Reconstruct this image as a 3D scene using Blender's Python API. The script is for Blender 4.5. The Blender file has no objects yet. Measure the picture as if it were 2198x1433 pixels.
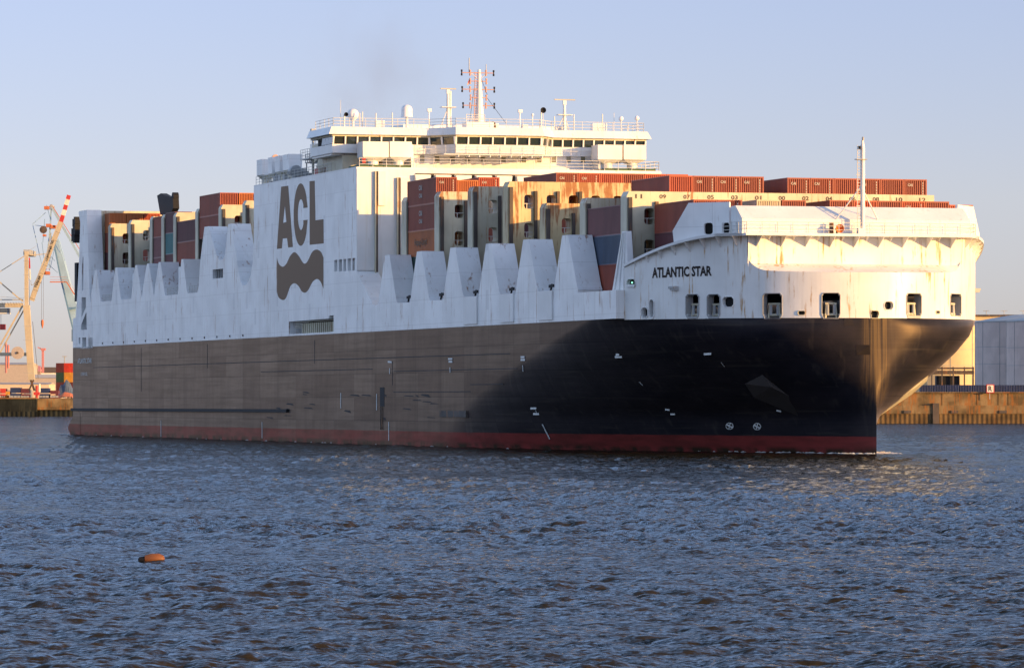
import bpy, bmesh, math, random
import numpy as np
from mathutils import Vector, Matrix
from mathutils.geometry import tessellate_polygon
R = math.radians
random.seed(7)
SC = bpy.context.scene
COL = SC.collection

# ------------------------------------------------------------------ camera
# focal length in photo pixels, horizon row, eye height
FPX, CX, YH, EYE = 10350.0, 1099.0, 862.0, 4.9
cam = bpy.data.cameras.new('camera')
cam_ob = bpy.data.objects.new('camera', cam)
COL.objects.link(cam_ob)
cam_ob.location = (0, 0, EYE)
cam_ob.rotation_euler = (R(90), 0, 0)
cam.sensor_width = 36.0
cam.lens = 36.0 * FPX / 2198.0
cam.shift_y = (YH - 716.5) / 2198.0
cam.clip_start = 1.0
cam.clip_end = 60000.0
SC.camera = cam_ob

# ------------------------------------------------------------------ sky and sun
PHI = R(16.7)                      # ship heading: bow points to the viewer's right
SU, CU = math.sin(PHI), math.cos(PHI)
SUN_EL = R(6.0)
ALPHA = R(45.0)                    # sun off the port bow
sx = math.cos(ALPHA) * SU + math.sin(ALPHA) * CU
sy = -math.cos(ALPHA) * CU + math.sin(ALPHA) * SU
SUN_AZ = math.atan2(sx, sy)        # clockwise from +Y
world = bpy.data.worlds.new('World')
SC.world = world
world.use_nodes = True
wn = world.node_tree.nodes
wl = world.node_tree.links
wn.clear()
w_out = wn.new('ShaderNodeOutputWorld')
w_bg = wn.new('ShaderNodeBackground')
w_sky = wn.new('ShaderNodeTexSky')
w_sky.sky_type = 'NISHITA'
w_sky.sun_disc = False
w_sky.sun_elevation = SUN_EL
w_sky.sun_rotation = SUN_AZ
w_sky.altitude = 0
w_sky.air_density = 0.5
w_sky.dust_density = 0.3
w_sky.ozone_density = 0.5
w_bg.inputs['Strength'].default_value = 0.083
# camera white balance, and the dull haze band low over the river
w_tc = wn.new('ShaderNodeTexCoord'); w_sep = wn.new('ShaderNodeSeparateXYZ'); w_mr = wn.new('ShaderNodeMapRange')
wl.new(w_tc.outputs['Generated'], w_sep.inputs[0]); wl.new(w_sep.outputs[2], w_mr.inputs['Value'])
w_mr.inputs['From Min'].default_value = 0.0; w_mr.inputs['From Max'].default_value = 0.1
w_t = wn.new('ShaderNodeValToRGB'); cr = w_t.color_ramp
for q_, c_ in ((0.0, (.88, .78, 1.13)), (.9, (1.38, 1.17, 1.40)), (.42, (1.22, 1.01, 1.20))):
    el_ = cr.elements[0] if q_ == 0 else (cr.elements[1] if q_ == .9 else cr.elements.new(q_))
    el_.position = q_; el_.color = (*[x/1.5 for x in c_], 1)
w_s = wn.new('ShaderNodeVectorMath'); w_s.operation = 'MULTIPLY'
w_g = wn.new('ShaderNodeVectorMath'); w_g.operation = 'SCALE'; w_g.inputs['Scale'].default_value = 1.5
wl.new(w_mr.outputs[0], w_t.inputs[0]); wl.new(w_t.outputs[0], w_g.inputs[0])
wl.new(w_sky.outputs[0], w_s.inputs[0]); wl.new(w_g.outputs[0], w_s.inputs[1])
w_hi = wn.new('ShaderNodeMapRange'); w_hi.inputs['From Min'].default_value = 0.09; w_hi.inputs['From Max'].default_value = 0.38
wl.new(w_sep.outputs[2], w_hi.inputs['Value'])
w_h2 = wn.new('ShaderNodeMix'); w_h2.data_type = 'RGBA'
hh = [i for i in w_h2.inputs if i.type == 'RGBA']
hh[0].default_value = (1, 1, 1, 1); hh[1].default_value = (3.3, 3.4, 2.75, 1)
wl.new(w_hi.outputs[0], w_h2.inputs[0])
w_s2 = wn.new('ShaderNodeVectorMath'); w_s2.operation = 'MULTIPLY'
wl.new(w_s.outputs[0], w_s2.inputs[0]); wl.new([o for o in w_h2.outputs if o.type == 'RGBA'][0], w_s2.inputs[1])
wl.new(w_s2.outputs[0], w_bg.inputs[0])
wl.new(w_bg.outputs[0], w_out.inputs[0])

sun = bpy.data.lights.new('sun', 'SUN')
sun.energy = 4.7
sun.angle = R(0.5)
sun.color = (1.0, 0.56, 0.17)
sun_ob = bpy.data.objects.new('sun', sun)
COL.objects.link(sun_ob)
sdir = Vector((math.sin(SUN_AZ) * math.cos(SUN_EL), math.cos(SUN_AZ) * math.cos(SUN_EL), math.sin(SUN_EL)))
sun_ob.rotation_euler = sdir.to_track_quat('Z', 'Y').to_euler()
sun_ob.location = sdir * 500

SC.render.engine = 'CYCLES'
SC.view_settings.view_transform = 'Standard'
SC.view_settings.look = 'None'
SC.view_settings.exposure = 0.85
SC.view_settings.gamma = 1.0
SC.view_settings.use_curve_mapping = False
SC.cycles.use_denoising = True
SC.cycles.max_bounces = 6
SC.cycles.volume_bounces = 0

# ------------------------------------------------------------------ ship frame
# u forward from the transom, v to starboard (metres), z up from the waterline
LB = 289.0
X0 = 34.4 - SU * LB
Y0 = 455.0 + CU * LB
def W(u, v, z):
    return (X0 + u * SU - v * CU, Y0 - u * CU - v * SU, z)
def S(px, py, v=18.8):
    k = (px - CX) / FPX
    u = (k * (Y0 - v * SU) - X0 + v * CU) / (SU + k * CU)
    return (u, EYE + (YH - py) * (Y0 - u * CU - v * SU) / FPX)
def F(px, py, u):
    k = (px - CX) / FPX
    v = (X0 + u * SU - k * (Y0 - u * CU)) / (CU - k * SU)
    return (v, EYE + (YH - py) * (Y0 - u * CU - v * SU) / FPX)
def B(px, py, Y):
    return ((px - CX) / FPX * Y, EYE + (YH - py) * Y / FPX)

# ------------------------------------------------------------------ mesh helpers
class MB:
    def __init__(self, ship=True):
        self.v = []; self.f = []; self.ship = ship
    def add(self, vs, fs):
        n = len(self.v)
        self.v += [tuple(p) for p in vs]
        self.f += [tuple(i + n for i in f) for f in fs]
        return self
    def box(self, a, b, c, d, e, f):
        return self.add([(a,c,e),(b,c,e),(b,d,e),(a,d,e),(a,c,f),(b,c,f),(b,d,f),(a,d,f)],
                        [(0,3,2,1),(4,5,6,7),(0,1,5,4),(1,2,6,5),(2,3,7,6),(3,0,4,7)])
    def tube(self, p, q, r, n=8, r2=None, cap=True):
        p = Vector(p); q = Vector(q); d = (q - p)
        if d.length < 1e-6: return self
        r2 = r if r2 is None else r2
        a = d.orthogonal().normalized(); b = d.normalized().cross(a)
        vs = []
        for c, rr in ((p, r), (q, r2)):
            for i in range(n):
                t = 2 * math.pi * (i + .5) / n
                vs.append(c + (a * math.cos(t) + b * math.sin(t)) * rr)
        fs = [(i, (i+1) % n, n + (i+1) % n, n + i) for i in range(n)]
        if cap: fs += [tuple(range(n))[::-1], tuple(range(n, 2*n))]
        return self.add(vs, fs)
    def beam(self, p, q, w, h, up=(0,0,1)):
        p = Vector(p); q = Vector(q); d = (q - p).normalized(); up = Vector(up)
        if abs(d.dot(up)) > .98: up = Vector((1,0,0))
        s = d.cross(up).normalized(); t = s.cross(d)
        vs = [c + s * a * w / 2 + t * b * h / 2 for c in (p, q) for a, b in ((-1,-1),(1,-1),(1,1),(-1,1))]
        return self.add(vs, [(0,1,2,3),(4,7,6,5),(0,4,5,1),(1,5,6,2),(2,6,7,3),(3,7,4,0)])
    def lathe(self, c, prof, n=20, axis='z'):
        vs = []; c = Vector(c)
        for r, h in prof:
            for i in range(n):
                t = 2 * math.pi * i / n
                o = (r*math.cos(t), r*math.sin(t), h)
                if axis == 'x': o = (h, r*math.cos(t), r*math.sin(t))
                if axis == 'y': o = (r*math.cos(t), h, r*math.sin(t))
                vs.append(c + Vector(o))
        fs = []
        for k in range(len(prof)-1):
            for i in range(n):
                fs.append((k*n+i, k*n+(i+1)%n, (k+1)*n+(i+1)%n, (k+1)*n+i))
        fs += [tuple(range(n))[::-1], tuple(range((len(prof)-1)*n, len(prof)*n))]
        return self.add(vs, fs)
    def poly(self, outer, holes, fn, d0, d1):
        """outline (a,b) with holes, extruded d0..d1; fn(a,b,d) -> point"""
        loops = [list(outer)] + [list(h) for h in holes]
        tri = tessellate_polygon([[Vector((a, b, 0)) for a, b in l] for l in loops])
        flat = [p for l in loops for p in l]
        n = len(flat)
        vs = [fn(a, b, d0) for a, b in flat] + [fn(a, b, d1) for a, b in flat]
        fs = [tuple(t) for t in tri] + [tuple(i + n for i in t[::-1]) for t in tri]
        k = 0
        for l in loops:
            m = len(l)
            for i in range(m):
                a, b = k + i, k + (i + 1) % m
                fs.append((a, b, b + n, a + n))
            k += m
        return self.add(vs, fs)
    def side(self, outer, v0, v1, holes=()):
        return self.poly(outer, holes, lambda a, b, d: (a, d, b), v0, v1)
    def front(self, outer, u0, u1, holes=()):
        return self.poly(outer, holes, lambda a, b, d: (d, a, b), u0, u1)
    def plan(self, outer, z0, z1, holes=()):
        return self.poly(outer, holes, lambda a, b, d: (a, b, d), z0, z1)
    def build(self, name, mat, parent=None, smooth=False, recalc=True, ang=35, label=None):
        me = bpy.data.meshes.new(name)
        vs = [(x, -y, z) for x, y, z in self.v] if self.ship else self.v
        me.from_pydata(vs, [], self.f)
        if recalc:
            bm = bmesh.new(); bm.from_mesh(me)
            bmesh.ops.recalc_face_normals(bm, faces=bm.faces)
            bm.to_mesh(me); bm.free()
        if smooth:
            me.polygons.foreach_set('use_smooth', [True] * len(me.polygons))
            me.set_sharp_from_angle(angle=R(ang))
        me.materials.append(mat)
        ob = bpy.data.objects.new(name, me)
        COL.objects.link(ob)
        if parent is not None: ob.parent = parent
        if label: ob['label'] = label
        return ob

def tag(o, label=None, cat=None, group=None, kind=None):
    if label: o['label'] = label
    if cat: o['category'] = cat
    if group: o['group'] = group
    if kind: o['kind'] = kind
    return o
def empty(name, loc=(0,0,0), rz=0.0):
    o = bpy.data.objects.new(name, None)
    o.location = loc; o.rotation_euler = (0, 0, rz); o.empty_display_size = .5
    COL.objects.link(o); return o
def rrect(a0, a1, b0, b1, c=.25):
    return [(a0+c,b0),(a1-c,b0),(a1-c*.3,b0+c*.3),(a1,b0+c),(a1,b1-c),(a1-c*.3,b1-c*.3),(a1-c,b1),(a0+c,b1),(a0+c*.3,b1-c*.3),(a0,b1-c),(a0,b0+c),(a0+c*.3,b0+c*.3)]
def rail(mb, pts, h=1.05, n=3, step=1.6, r=.03):
    pts = [Vector(p) for p in pts]
    for a, b in zip(pts[:-1], pts[1:]):
        for k in range(1, n + 1):
            z = Vector((0, 0, h * k / n)); mb.tube(a + z, b + z, r, 5)
        m = max(1, round((b - a).length / step))
        for i in range(m + 1):
            p = a.lerp(b, i / m); mb.tube(p, p + Vector((0,0,h)), r * 1.15, 5)
    return mb
def ladder(mb, p, q, side, w=.5, step=.35, r=.03):
    p = Vector(p); q = Vector(q); s = Vector(side).normalized() * w / 2
    mb.tube(p - s, q - s, r, 5); mb.tube(p + s, q + s, r, 5)
    n = int((q - p).length / step)
    for i in range(n):
        c = p.lerp(q, (i + .5) / n); mb.tube(c - s, c + s, r * .8, 4)
    return mb
# ------------------------------------------------------------------ materials
def _mat(name):
    m = bpy.data.materials.new(name); m.use_nodes = True
    nt = m.node_tree; nt.nodes.clear()
    out = nt.nodes.new('ShaderNodeOutputMaterial')
    p = nt.nodes.new('ShaderNodeBsdfPrincipled')
    nt.links.new(p.outputs[0], out.inputs[0])
    return m, nt, p
def _coord(nt, scale=(1,1,1), kind='Object'):
    tc = nt.nodes.new('ShaderNodeTexCoord'); mp = nt.nodes.new('ShaderNodeMapping')
    mp.inputs['Scale'].default_value = scale
    nt.links.new(tc.outputs[kind], mp.inputs[0]); return mp.outputs[0]
def _noise(nt, vec, scale, detail=4, rough=.55):
    n = nt.nodes.new('ShaderNodeTexNoise')
    n.inputs['Scale'].default_value = scale; n.inputs['Detail'].default_value = detail
    n.inputs['Roughness'].default_value = rough
    nt.links.new(vec, n.inputs['Vector']); return n.outputs['Fac']
def _ramp(nt, fac, lo, hi):
    r = nt.nodes.new('ShaderNodeMapRange'); r.clamp = True
    r.interpolation_type = 'SMOOTHSTEP'
    r.inputs['From Min'].default_value = lo; r.inputs['From Max'].default_value = hi
    nt.links.new(fac, r.inputs['Value']); return r.outputs[0]
def _mul(nt, a, b, op='MULTIPLY'):
    m = nt.nodes.new('ShaderNodeMath'); m.operation = op
    for i, x in enumerate((a, b)):
        if isinstance(x, (int, float)): m.inputs[i].default_value = x
        else: nt.links.new(x, m.inputs[i])
    return m.outputs[0]
def _mix(nt, fac, a, b):
    m = nt.nodes.new('ShaderNodeMix'); m.data_type = 'RGBA'
    for s, x in (('Factor', fac), ('A', a), ('B', b)):
        sock = [i for i in m.inputs if i.name == s and (i.type == ('VALUE' if s == 'Factor' else 'RGBA'))][0]
        if isinstance(x, (int, float)): sock.default_value = x
        elif isinstance(x, tuple): sock.default_value = (*x, 1)
        else: nt.links.new(x, sock)
    return [o for o in m.outputs if o.type == 'RGBA'][0]
def _bump(nt, p, h, dist, strength=1.0):
    b = nt.nodes.new('ShaderNodeBump'); b.inputs['Distance'].default_value = dist
    b.inputs['Strength'].default_value = strength
    nt.links.new(h, b.inputs['Height']); nt.links.new(b.outputs[0], p.inputs['Normal'])
RUST = (.22, .065, .015)
def _cell(nt, su, sz, seed=0.0):
    """one random value per su x sz metre plate of the side"""
    v = _coord(nt, (1/su, 1, 1/sz)); f = nt.nodes.new('ShaderNodeVectorMath'); f.operation = 'FLOOR'
    o = nt.nodes.new('ShaderNodeVectorMath'); o.operation = 'MULTIPLY'; o.inputs[1].default_value = (1, 0, 1)
    a = nt.nodes.new('ShaderNodeVectorMath'); a.operation = 'ADD'; a.inputs[1].default_value = (seed, seed, seed)
    nt.links.new(v, f.inputs[0]); nt.links.new(f.outputs[0], o.inputs[0]); nt.links.new(o.outputs[0], a.inputs[0])
    w = nt.nodes.new('ShaderNodeTexWhiteNoise'); nt.links.new(a.outputs[0], w.inputs['Vector']); return w.outputs['Value']
def _seam(nt, su, sz, wid=.05):
    """1 on the joints of a plate grid"""
    tc = nt.nodes.new('ShaderNodeTexCoord'); s = nt.nodes.new('ShaderNodeSeparateXYZ'); nt.links.new(tc.outputs['Object'], s.inputs[0])
    r = None
    for o, p in ((0, su), (2, sz)):
        m = _mul(nt, _mul(nt, s.outputs[o], p, 'FLOORED_MODULO'), wid, 'LESS_THAN')
        r = m if r is None else _mul(nt, r, m, 'MAXIMUM')
    return r
def plate_tone(nt, c):
    c = _mix(nt, _mul(nt, _cell(nt, 9.3, 2.7), .13), c, (.50,.50,.50))
    pt = _mul(nt, _cell(nt, 1.7, 1.3, 5.), .955, 'GREATER_THAN')
    c = _mix(nt, _mul(nt, pt, .35), c, (.86,.87,.86))
    pt = _mul(nt, _cell(nt, .9, 2.1, 9.), .975, 'GREATER_THAN')
    c = _mix(nt, _mul(nt, pt, .30), c, (.42,.43,.45))
    return _mix(nt, _mul(nt, _seam(nt, 9.3, 2.7, .07), .22), c, (.30,.28,.25))
def paint(name, col, rough=.45, patch=.12, dirt=.25, dirtcol=(.30,.27,.2), rust=.0, rustlo=.62, spec=.5, bump=.0, streak=.10, metal=0., ztop=None, zamt=.075, plates=False, rcol=(RUST, (.33,.15,.04))):
    """weathered paint: tone patches, vertical dirt streaks, rust blooms with runs"""
    m, nt, p = _mat(name)
    big = _noise(nt, _coord(nt, (.25,.25,.25)), 1.0, 3)
    dark = tuple(c * (1 - patch * 2.2) for c in col); lite = tuple(min(.95, c * (1 + patch)) for c in col)
    c = _mix(nt, _ramp(nt, big, .3, .7), dark, lite)
    if plates:
        c = plate_tone(nt, c)
    if dirt:
        st = _noise(nt, _coord(nt, (1.6, 1.6, streak)), 1.0, 5, .6)
        c = _mix(nt, _mul(nt, _ramp(nt, st, .52, .78), dirt), c, dirtcol)
    if rust:
        sp = _noise(nt, _coord(nt, (1,1,.35)), .55, 6, .65)
        st2 = _noise(nt, _coord(nt, (2.6,2.6,.16)), 1.0, 5, .6)
        k = _mul(nt, _mul(nt, sp, st2, 'ADD'), .5)
        if ztop:
            tc = nt.nodes.new('ShaderNodeTexCoord'); sp_ = nt.nodes.new('ShaderNodeSeparateXYZ'); nt.links.new(tc.outputs['Object'], sp_.inputs[0])
            k = _mul(nt, k, _mul(nt, _ramp(nt, sp_.outputs[2], ztop-4.5, ztop), zamt), 'ADD')
        k = _mul(nt, _ramp(nt, k, rustlo - .05, rustlo + .03), rust)
        rc = _mix(nt, _noise(nt, _coord(nt), 2.5, 3), *rcol)
        c = _mix(nt, k, c, rc)
    nt.links.new(c, p.inputs['Base Color'])
    p.inputs['Roughness'].default_value = rough
    p.inputs['Specular IOR Level'].default_value = spec
    p.inputs['Metallic'].default_value = metal
    if bump:
        _bump(nt, p, _noise(nt, _coord(nt, (.5,.5,.5)), 1.0, 3), bump)
    return m
def plain(name, col, rough=.6, metal=0., emit=None, spec=.5, tint=None):
    m, nt, p = _mat(name)
    n = _noise(nt, _coord(nt), 1.3, 3)
    c = _mix(nt, n, tuple(x * .8 for x in col), tuple(min(.95, x * 1.15) for x in col))
    nt.links.new(c, p.inputs['Base Color'])
    p.inputs['Roughness'].default_value = rough; p.inputs['Metallic'].default_value = metal
    p.inputs['Specular IOR Level'].default_value = spec
    if tint: p.inputs['Specular Tint'].default_value = (*tint, 1)
    if emit:
        p.inputs['Emission Color'].default_value = (*emit[:3], 1); p.inputs['Emission Strength'].default_value = emit[3]
    return m
M = {}
M['white'] = paint('ship_white_paint', (.86,.86,.84), .40, .05, .32, (.44,.40,.32), .8, .615, bump=.02, plates=True)
M['bowwhite'] = paint('bow_white_paint', (.78,.77,.73), .40, .05, .30, (.48,.40,.27), .95, .60, bump=.02, ztop=21.2, zamt=.034, rcol=((.34,.13,.03),(.55,.34,.10)))
M['white2'] = paint('superstructure_white', (.76,.76,.74), .4, .04, .25, (.5,.42,.28), .35, .64)
M['cream'] = paint('cargo_frame_paint', (.56,.52,.38), .5, .10, .6, (.33,.29,.18), .9, .60)
M['cream28'] = paint('cargo_frame_paint_streaked', (.56,.52,.38), .5, .10, .6, (.36,.28,.12), .95, .60, ztop=28.4)
M['cream25'] = paint('cargo_frame_paint_streaked_low', (.58,.53,.38), .5, .10, .6, (.36,.30,.16), .95, .61, ztop=25.6)
M['creamrust25'] = paint('rusted_low_frame_paint', (.58,.47,.26), .55, .08, .4, (.36,.26,.12), 1.0, .585, ztop=25.6)
M['creamrust'] = paint('rusted_cargo_frame_paint', (.58,.47,.26), .55, .08, .4, (.36,.26,.12), 1.0, .575, ztop=28.4)
M['guide'] = paint('rusty_guide_steel', (.075,.06,.05), .7, .2, .5, (.11,.06,.03), .6, .58)
M['dark'] = plain('dark_interior', (.02,.02,.02), .9)
M['black'] = plain('black_paint', (.010,.010,.012), .7, 0, None, .3)
M['grey'] = paint('grey_steel', (.34,.35,.35), .5, .1, .3)
M['rail'] = plain('railing_paint', (.62,.60,.55), .5)
M['red_rail'] = plain('red_lead_paint', (.50,.28,.21), .6)
M['glass'] = plain('bridge_glass', (.02,.03,.025), .08, 0, None, .9)
M['pane'] = plain('cabin_window_pane', (.20,.19,.12), .15, 0, None, .6)
M['scuff'] = plain('scuffed_dark_paint', (.030,.028,.030), .7, 0, None, .25)
M['bolster'] = plain('worn_bolster_paint', (.045,.042,.042), .5)
M['stencil'] = plain('container_stencil_paint', (.42,.38,.34), .7)
M['mark'] = plain('white_marking_paint', (.62,.64,.62), .5)
M['orange'] = plain('orange_paint', (.65,.18,.03), .5)
M['deck'] = plain('green_deck_paint', (.05,.10,.05), .7)
M['redpaint'] = plain('red_paint', (.50,.04,.03), .5)
M['lamp'] = plain('green_lamp', (.1,.6,.4), .3, 0, (.35,1.,.7, .8))
M['dome'] = plain('radome_white', (.78,.78,.78), .35)

def gloss_over(m, nt, p, h=None, rough=.38, ior=1.28, tint=(1,.87,.73), fmul=None, tsock=None):
    """tinted gloss layer over the base colour"""
    p.inputs['Specular IOR Level'].default_value = 0; p.inputs['Roughness'].default_value = .8
    g = nt.nodes.new('ShaderNodeBsdfGlossy'); g.inputs['Color'].default_value = (*tint, 1); g.inputs['Roughness'].default_value = rough
    fr_ = nt.nodes.new('ShaderNodeFresnel'); fr_.inputs['IOR'].default_value = ior
    mx = nt.nodes.new('ShaderNodeMixShader'); out = [n for n in nt.nodes if n.type == 'OUTPUT_MATERIAL'][0]
    nt.links.new(fr_.outputs[0] if fmul is None else _mul(nt, fr_.outputs[0], fmul), mx.inputs[0])
    if tsock is not None: nt.links.new(tsock, g.inputs['Color'])
    nt.links.new(p.outputs[0], mx.inputs[1]); nt.links.new(g.outputs[0], mx.inputs[2]); nt.links.new(mx.outputs[0], out.inputs[0])
    if h is not None:
        b = nt.nodes.new('ShaderNodeBump'); b.inputs['Distance'].default_value = .02; nt.links.new(h, b.inputs['Height'])
        nt.links.new(b.outputs[0], g.inputs['Normal']); nt.links.new(b.outputs[0], fr_.inputs['Normal'])
# hull: dark navy topsides over a red boot top, dented plates, rust runs at the stem
def hull_mat():
    m, nt, p = _mat('hull_paint')
    tc = nt.nodes.new('ShaderNodeTexCoord'); sep = nt.nodes.new('ShaderNodeSeparateXYZ')
    nt.links.new(tc.outputs['Object'], sep.inputs[0])
    wob = _noise(nt, _coord(nt, (.4,.4,.4)), 1, 4)
    z = _mul(nt, sep.outputs[2], _mul(nt, wob, .10), 'ADD')
    top = _ramp(nt, z, 1.60, 1.70)
    navy = _mix(nt, _ramp(nt, _noise(nt, _coord(nt, (.12,.3,.5)), 1, 5), .3, .7), (.010,.011,.017), (.022,.020,.026))
    # scuffs from quays: long horizontal, mostly low on the side
    sc = _noise(nt, _coord(nt, (.08,.08,2.4)), 1.0, 3, .6)
    navy = _mix(nt, _mul(nt, _ramp(nt, sc, .56, .72), .35), navy, (.075,.065,.055))
    st = _noise(nt, _coord(nt, (.9,.9,.07)), 1.0, 2, .6)
    navy = _mix(nt, _mul(nt, _ramp(nt, st, .56, .75), .25), navy, (.10,.085,.07))
    red = _mix(nt, _ramp(nt, _noise(nt, _coord(nt, (.2,.2,1.2)), 1, 5), .35, .7), (.23,.040,.036), (.14,.030,.026))
    low = _ramp(nt, z, .75, .25)
    red = _mix(nt, _mul(nt, low, _ramp(nt, wob, .35, .6)), red, (.035,.022,.014))
    c = _mix(nt, top, red, navy)
    # rust run down the stem
    ay = _mul(nt, sep.outputs[1], 0, 'ABSOLUTE')
    near = _ramp(nt, ay, 1.9, .1); fw = _ramp(nt, sep.outputs[0], 284, 287.5)
    run = _noise(nt, _coord(nt, (1.5,3.2,.05)), 1.0, 5, .6)
    k = _mul(nt, _mul(nt, near, fw), _ramp(nt, run, .35, .75))
    k = _mul(nt, k, _ramp(nt, sep.outputs[2], 3.0, 9.0))
    c = _mix(nt, _mul(nt, k, .65), c, (.30,.20,.08))
    nt.links.new(c, p.inputs['Base Color'])
    h = _mul(nt, _noise(nt, _coord(nt, (.35,.35,.5)), 1.0, 1), _mul(nt, _noise(nt, _coord(nt, (.12,.12,.3)), 1.0, 1), 2.0), 'ADD')
    # gloss varies plate by plate, with rubbed streaks
    t0 = _mix(nt, _cell(nt, 9.3, 2.7, 3.), (1,.81,.65), (.80,.63,.50))
    t0 = _mix(nt, _mul(nt, _ramp(nt, _noise(nt, _coord(nt, (.05,.05,1.6)), 1, 5, .65), .42, .66), .40), t0, (.55,.44,.34))
    t0 = _mix(nt, _mul(nt, _ramp(nt, _noise(nt, _coord(nt, (.5,.5,.06)), 1, 4, .6), .45, .7), .40), t0, (.62,.50,.40))
    t0 = _mix(nt, _mul(nt, _seam(nt, 9.3, 2.7, .08), .35), t0, (.25,.21,.18))
    fm = nt.nodes.new('ShaderNodeMapRange'); nt.links.new(top, fm.inputs['Value']); fm.inputs['To Min'].default_value = .5; fm.inputs['To Max'].default_value = 1.0
    gloss_over(m, nt, p, h, fmul=fm.outputs[0], tsock=t0)
    return m
M['hull'] = hull_mat()
def logo_mat():
    m, nt, p = _mat('dark_logo_paint')
    c = _mix(nt, _noise(nt, _coord(nt), 1.3, 3), (.018,.016,.018), (.030,.026,.026)); nt.links.new(c, p.inputs['Base Color'])
    gloss_over(m, nt, p, tint=(.66,.55,.46)); return m
M['logo'] = logo_mat()

def container_mat(name, col, rough=.5):
    m, nt, p = _mat(name)
    oi = nt.nodes.new('ShaderNodeObjectInfo')
    n = _noise(nt, _coord(nt, (.6,.6,.3)), 1, 4)
    c = _mix(nt, _ramp(nt, n, .3, .7), tuple(x*.8 for x in col), tuple(min(.9, x*1.12) for x in col))
    c2 = _mix(nt, _mul(nt, oi.outputs['Random'], .35), c, tuple(x*.62 + .012 for x in col))
    st = _noise(nt, _coord(nt, (2,2,.2)), 1, 5)
    c2 = _mix(nt, _mul(nt, _ramp(nt, st, .58, .75), .4), c2, (.12,.05,.03))
    nt.links.new(c2, p.inputs['Base Color']); p.inputs['Roughness'].default_value = rough
    return m
CM = {
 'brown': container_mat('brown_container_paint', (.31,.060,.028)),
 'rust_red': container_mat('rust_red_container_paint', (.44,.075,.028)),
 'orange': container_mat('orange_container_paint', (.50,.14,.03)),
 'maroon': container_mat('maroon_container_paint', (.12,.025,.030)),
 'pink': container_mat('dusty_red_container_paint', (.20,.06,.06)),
 'teal': container_mat('teal_container_paint', (.05,.20,.20)),
 'blue': container_mat('slate_blue_container_paint', (.07,.10,.15)),
 'green': container_mat('dark_green_container_paint', (.02,.06,.045)),
 'cream': container_mat('cream_container_paint', (.60,.50,.34)),
 'redc': container_mat('bright_red_container_paint', (.55,.04,.02)),
 'yellow': container_mat('yellow_container_paint', (.62,.30,.04)),
 'navy': container_mat('navy_container_paint', (.02,.035,.10)),
 'greyc': container_mat('grey_container_paint', (.30,.30,.30)),
}
# ------------------------------------------------------------------ the ship
ship = empty('container_ship', (X0, Y0, 0), -(math.pi/2 - PHI))
tag(ship, 'huge white and dark container ship with toothed side walls and blunt bow, crossing the river', 'ship')
BM = 18.8
LEV = [(-2,205,1.6,1.15),(0,205,1.6,1.1),(3.5,211,1.8,1.0),(4.9,216,1.8,.78),(7.2,225.6,1.8,.55),(9.6,238,1.9,.42),(11.3,247,2,.385),(12.4,254,2,.42),(13,258,2,.5)]
def lev(z):
    if z <= LEV[0][0]: return LEV[0][1:]
    for a, b in zip(LEV[:-1], LEV[1:]):
        if z <= b[0]:
            t = (z - a[0]) / (b[0] - a[0])
            return tuple(a[i] + (b[i] - a[i]) * t for i in (1, 2, 3))
    return LEV[-1][1:]
def half(u, z):
    ue, p, q = lev(z)
    if u <= ue: return BM
    t = min(1, (u - ue) / (LB - ue)); return BM * max(0, 1 - t ** p) ** q
zs = [-2,-1,0,.6,1.2,1.8,2.4,3,3.6,4.3,5,5.8,6.6,7.4,8.2,9,9.8,10.6,11.3,12,12.5,13]
hull = MB()
n1, n2 = 10, 72
for sgn in (1, -1):
    vs = []
    for z in zs:
        ue, p, q = lev(z)
        for i in range(n1): vs.append((2.5 + (ue - 2.5) * i / n1, sgn * BM, z))
        for i in range(n2 + 1):
            t = math.sin(math.pi / 2 * i / n2) ** .9
            u = ue + (LB - ue) * t
            vs.append((u, sgn * half(u, z), z - (.2 * t if z > 12.9 else 0)))
    nc = n1 + n2 + 1
    fs = []
    for r in range(len(zs) - 1):
        for c in range(nc - 1):
            q4 = (r*nc+c, r*nc+c+1, (r+1)*nc+c+1, (r+1)*nc+c)
            fs.append(q4 if sgn > 0 else q4[::-1])
    hull.add(vs, fs)
# transom, with the small wedge under the counter
hull.add([(2.5,-BM,-2),(2.5,BM,-2),(2.5,BM,13),(2.5,-BM,13)], [(0,1,2,3)])
hull_ob = hull.build('hull', M['hull'], ship, smooth=True, recalc=False, ang=50)
w = MB()
w.poly([(3.2,4.2),(2.4,2.6),(-.9,1.2),(-.9,.8),(2.0,-.6),(8,-1.2),(8,3.2)], [], lambda a,b,d:(a,d,b), -18.6, 18.83)
w.build('stern_wedge', M['hull'], ship)
# main decks
MB().plan([(2.6,-18.6),(2.6,18.6),(255,18.5),(270,16.4),(280,12.3),(286,7),(288.2,0),(286,-7),(280,-12.3),(270,-16.4),(255,-18.5)], 12.75, 12.95).build('mooring_deck', M['grey'], ship)
MB().box(2.6,117.5,-16.2,16.2,18.9,19.1).box(168.6,276,-15.8,15.8,15.6,15.8).build('cargo_deck', M['grey'], ship)

# rubbing strake aft, fender pad
S0, S1 = S(157, 881), S(620, 880)
MB().side([(2.4,3.55),(S1[0],3.6),(S1[0],4.0),(2.4,3.95)], 18.78, 19.15).build('rubbing_strake', M['black'], ship)
a = S(947,881); b = S(1003,895)
MB().side([(a[0],b[1]),(b[0],b[1]),(b[0],a[1]),(a[0],a[1])], 18.7, 18.98).build('fender_pad', M['guide'], ship)
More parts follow.
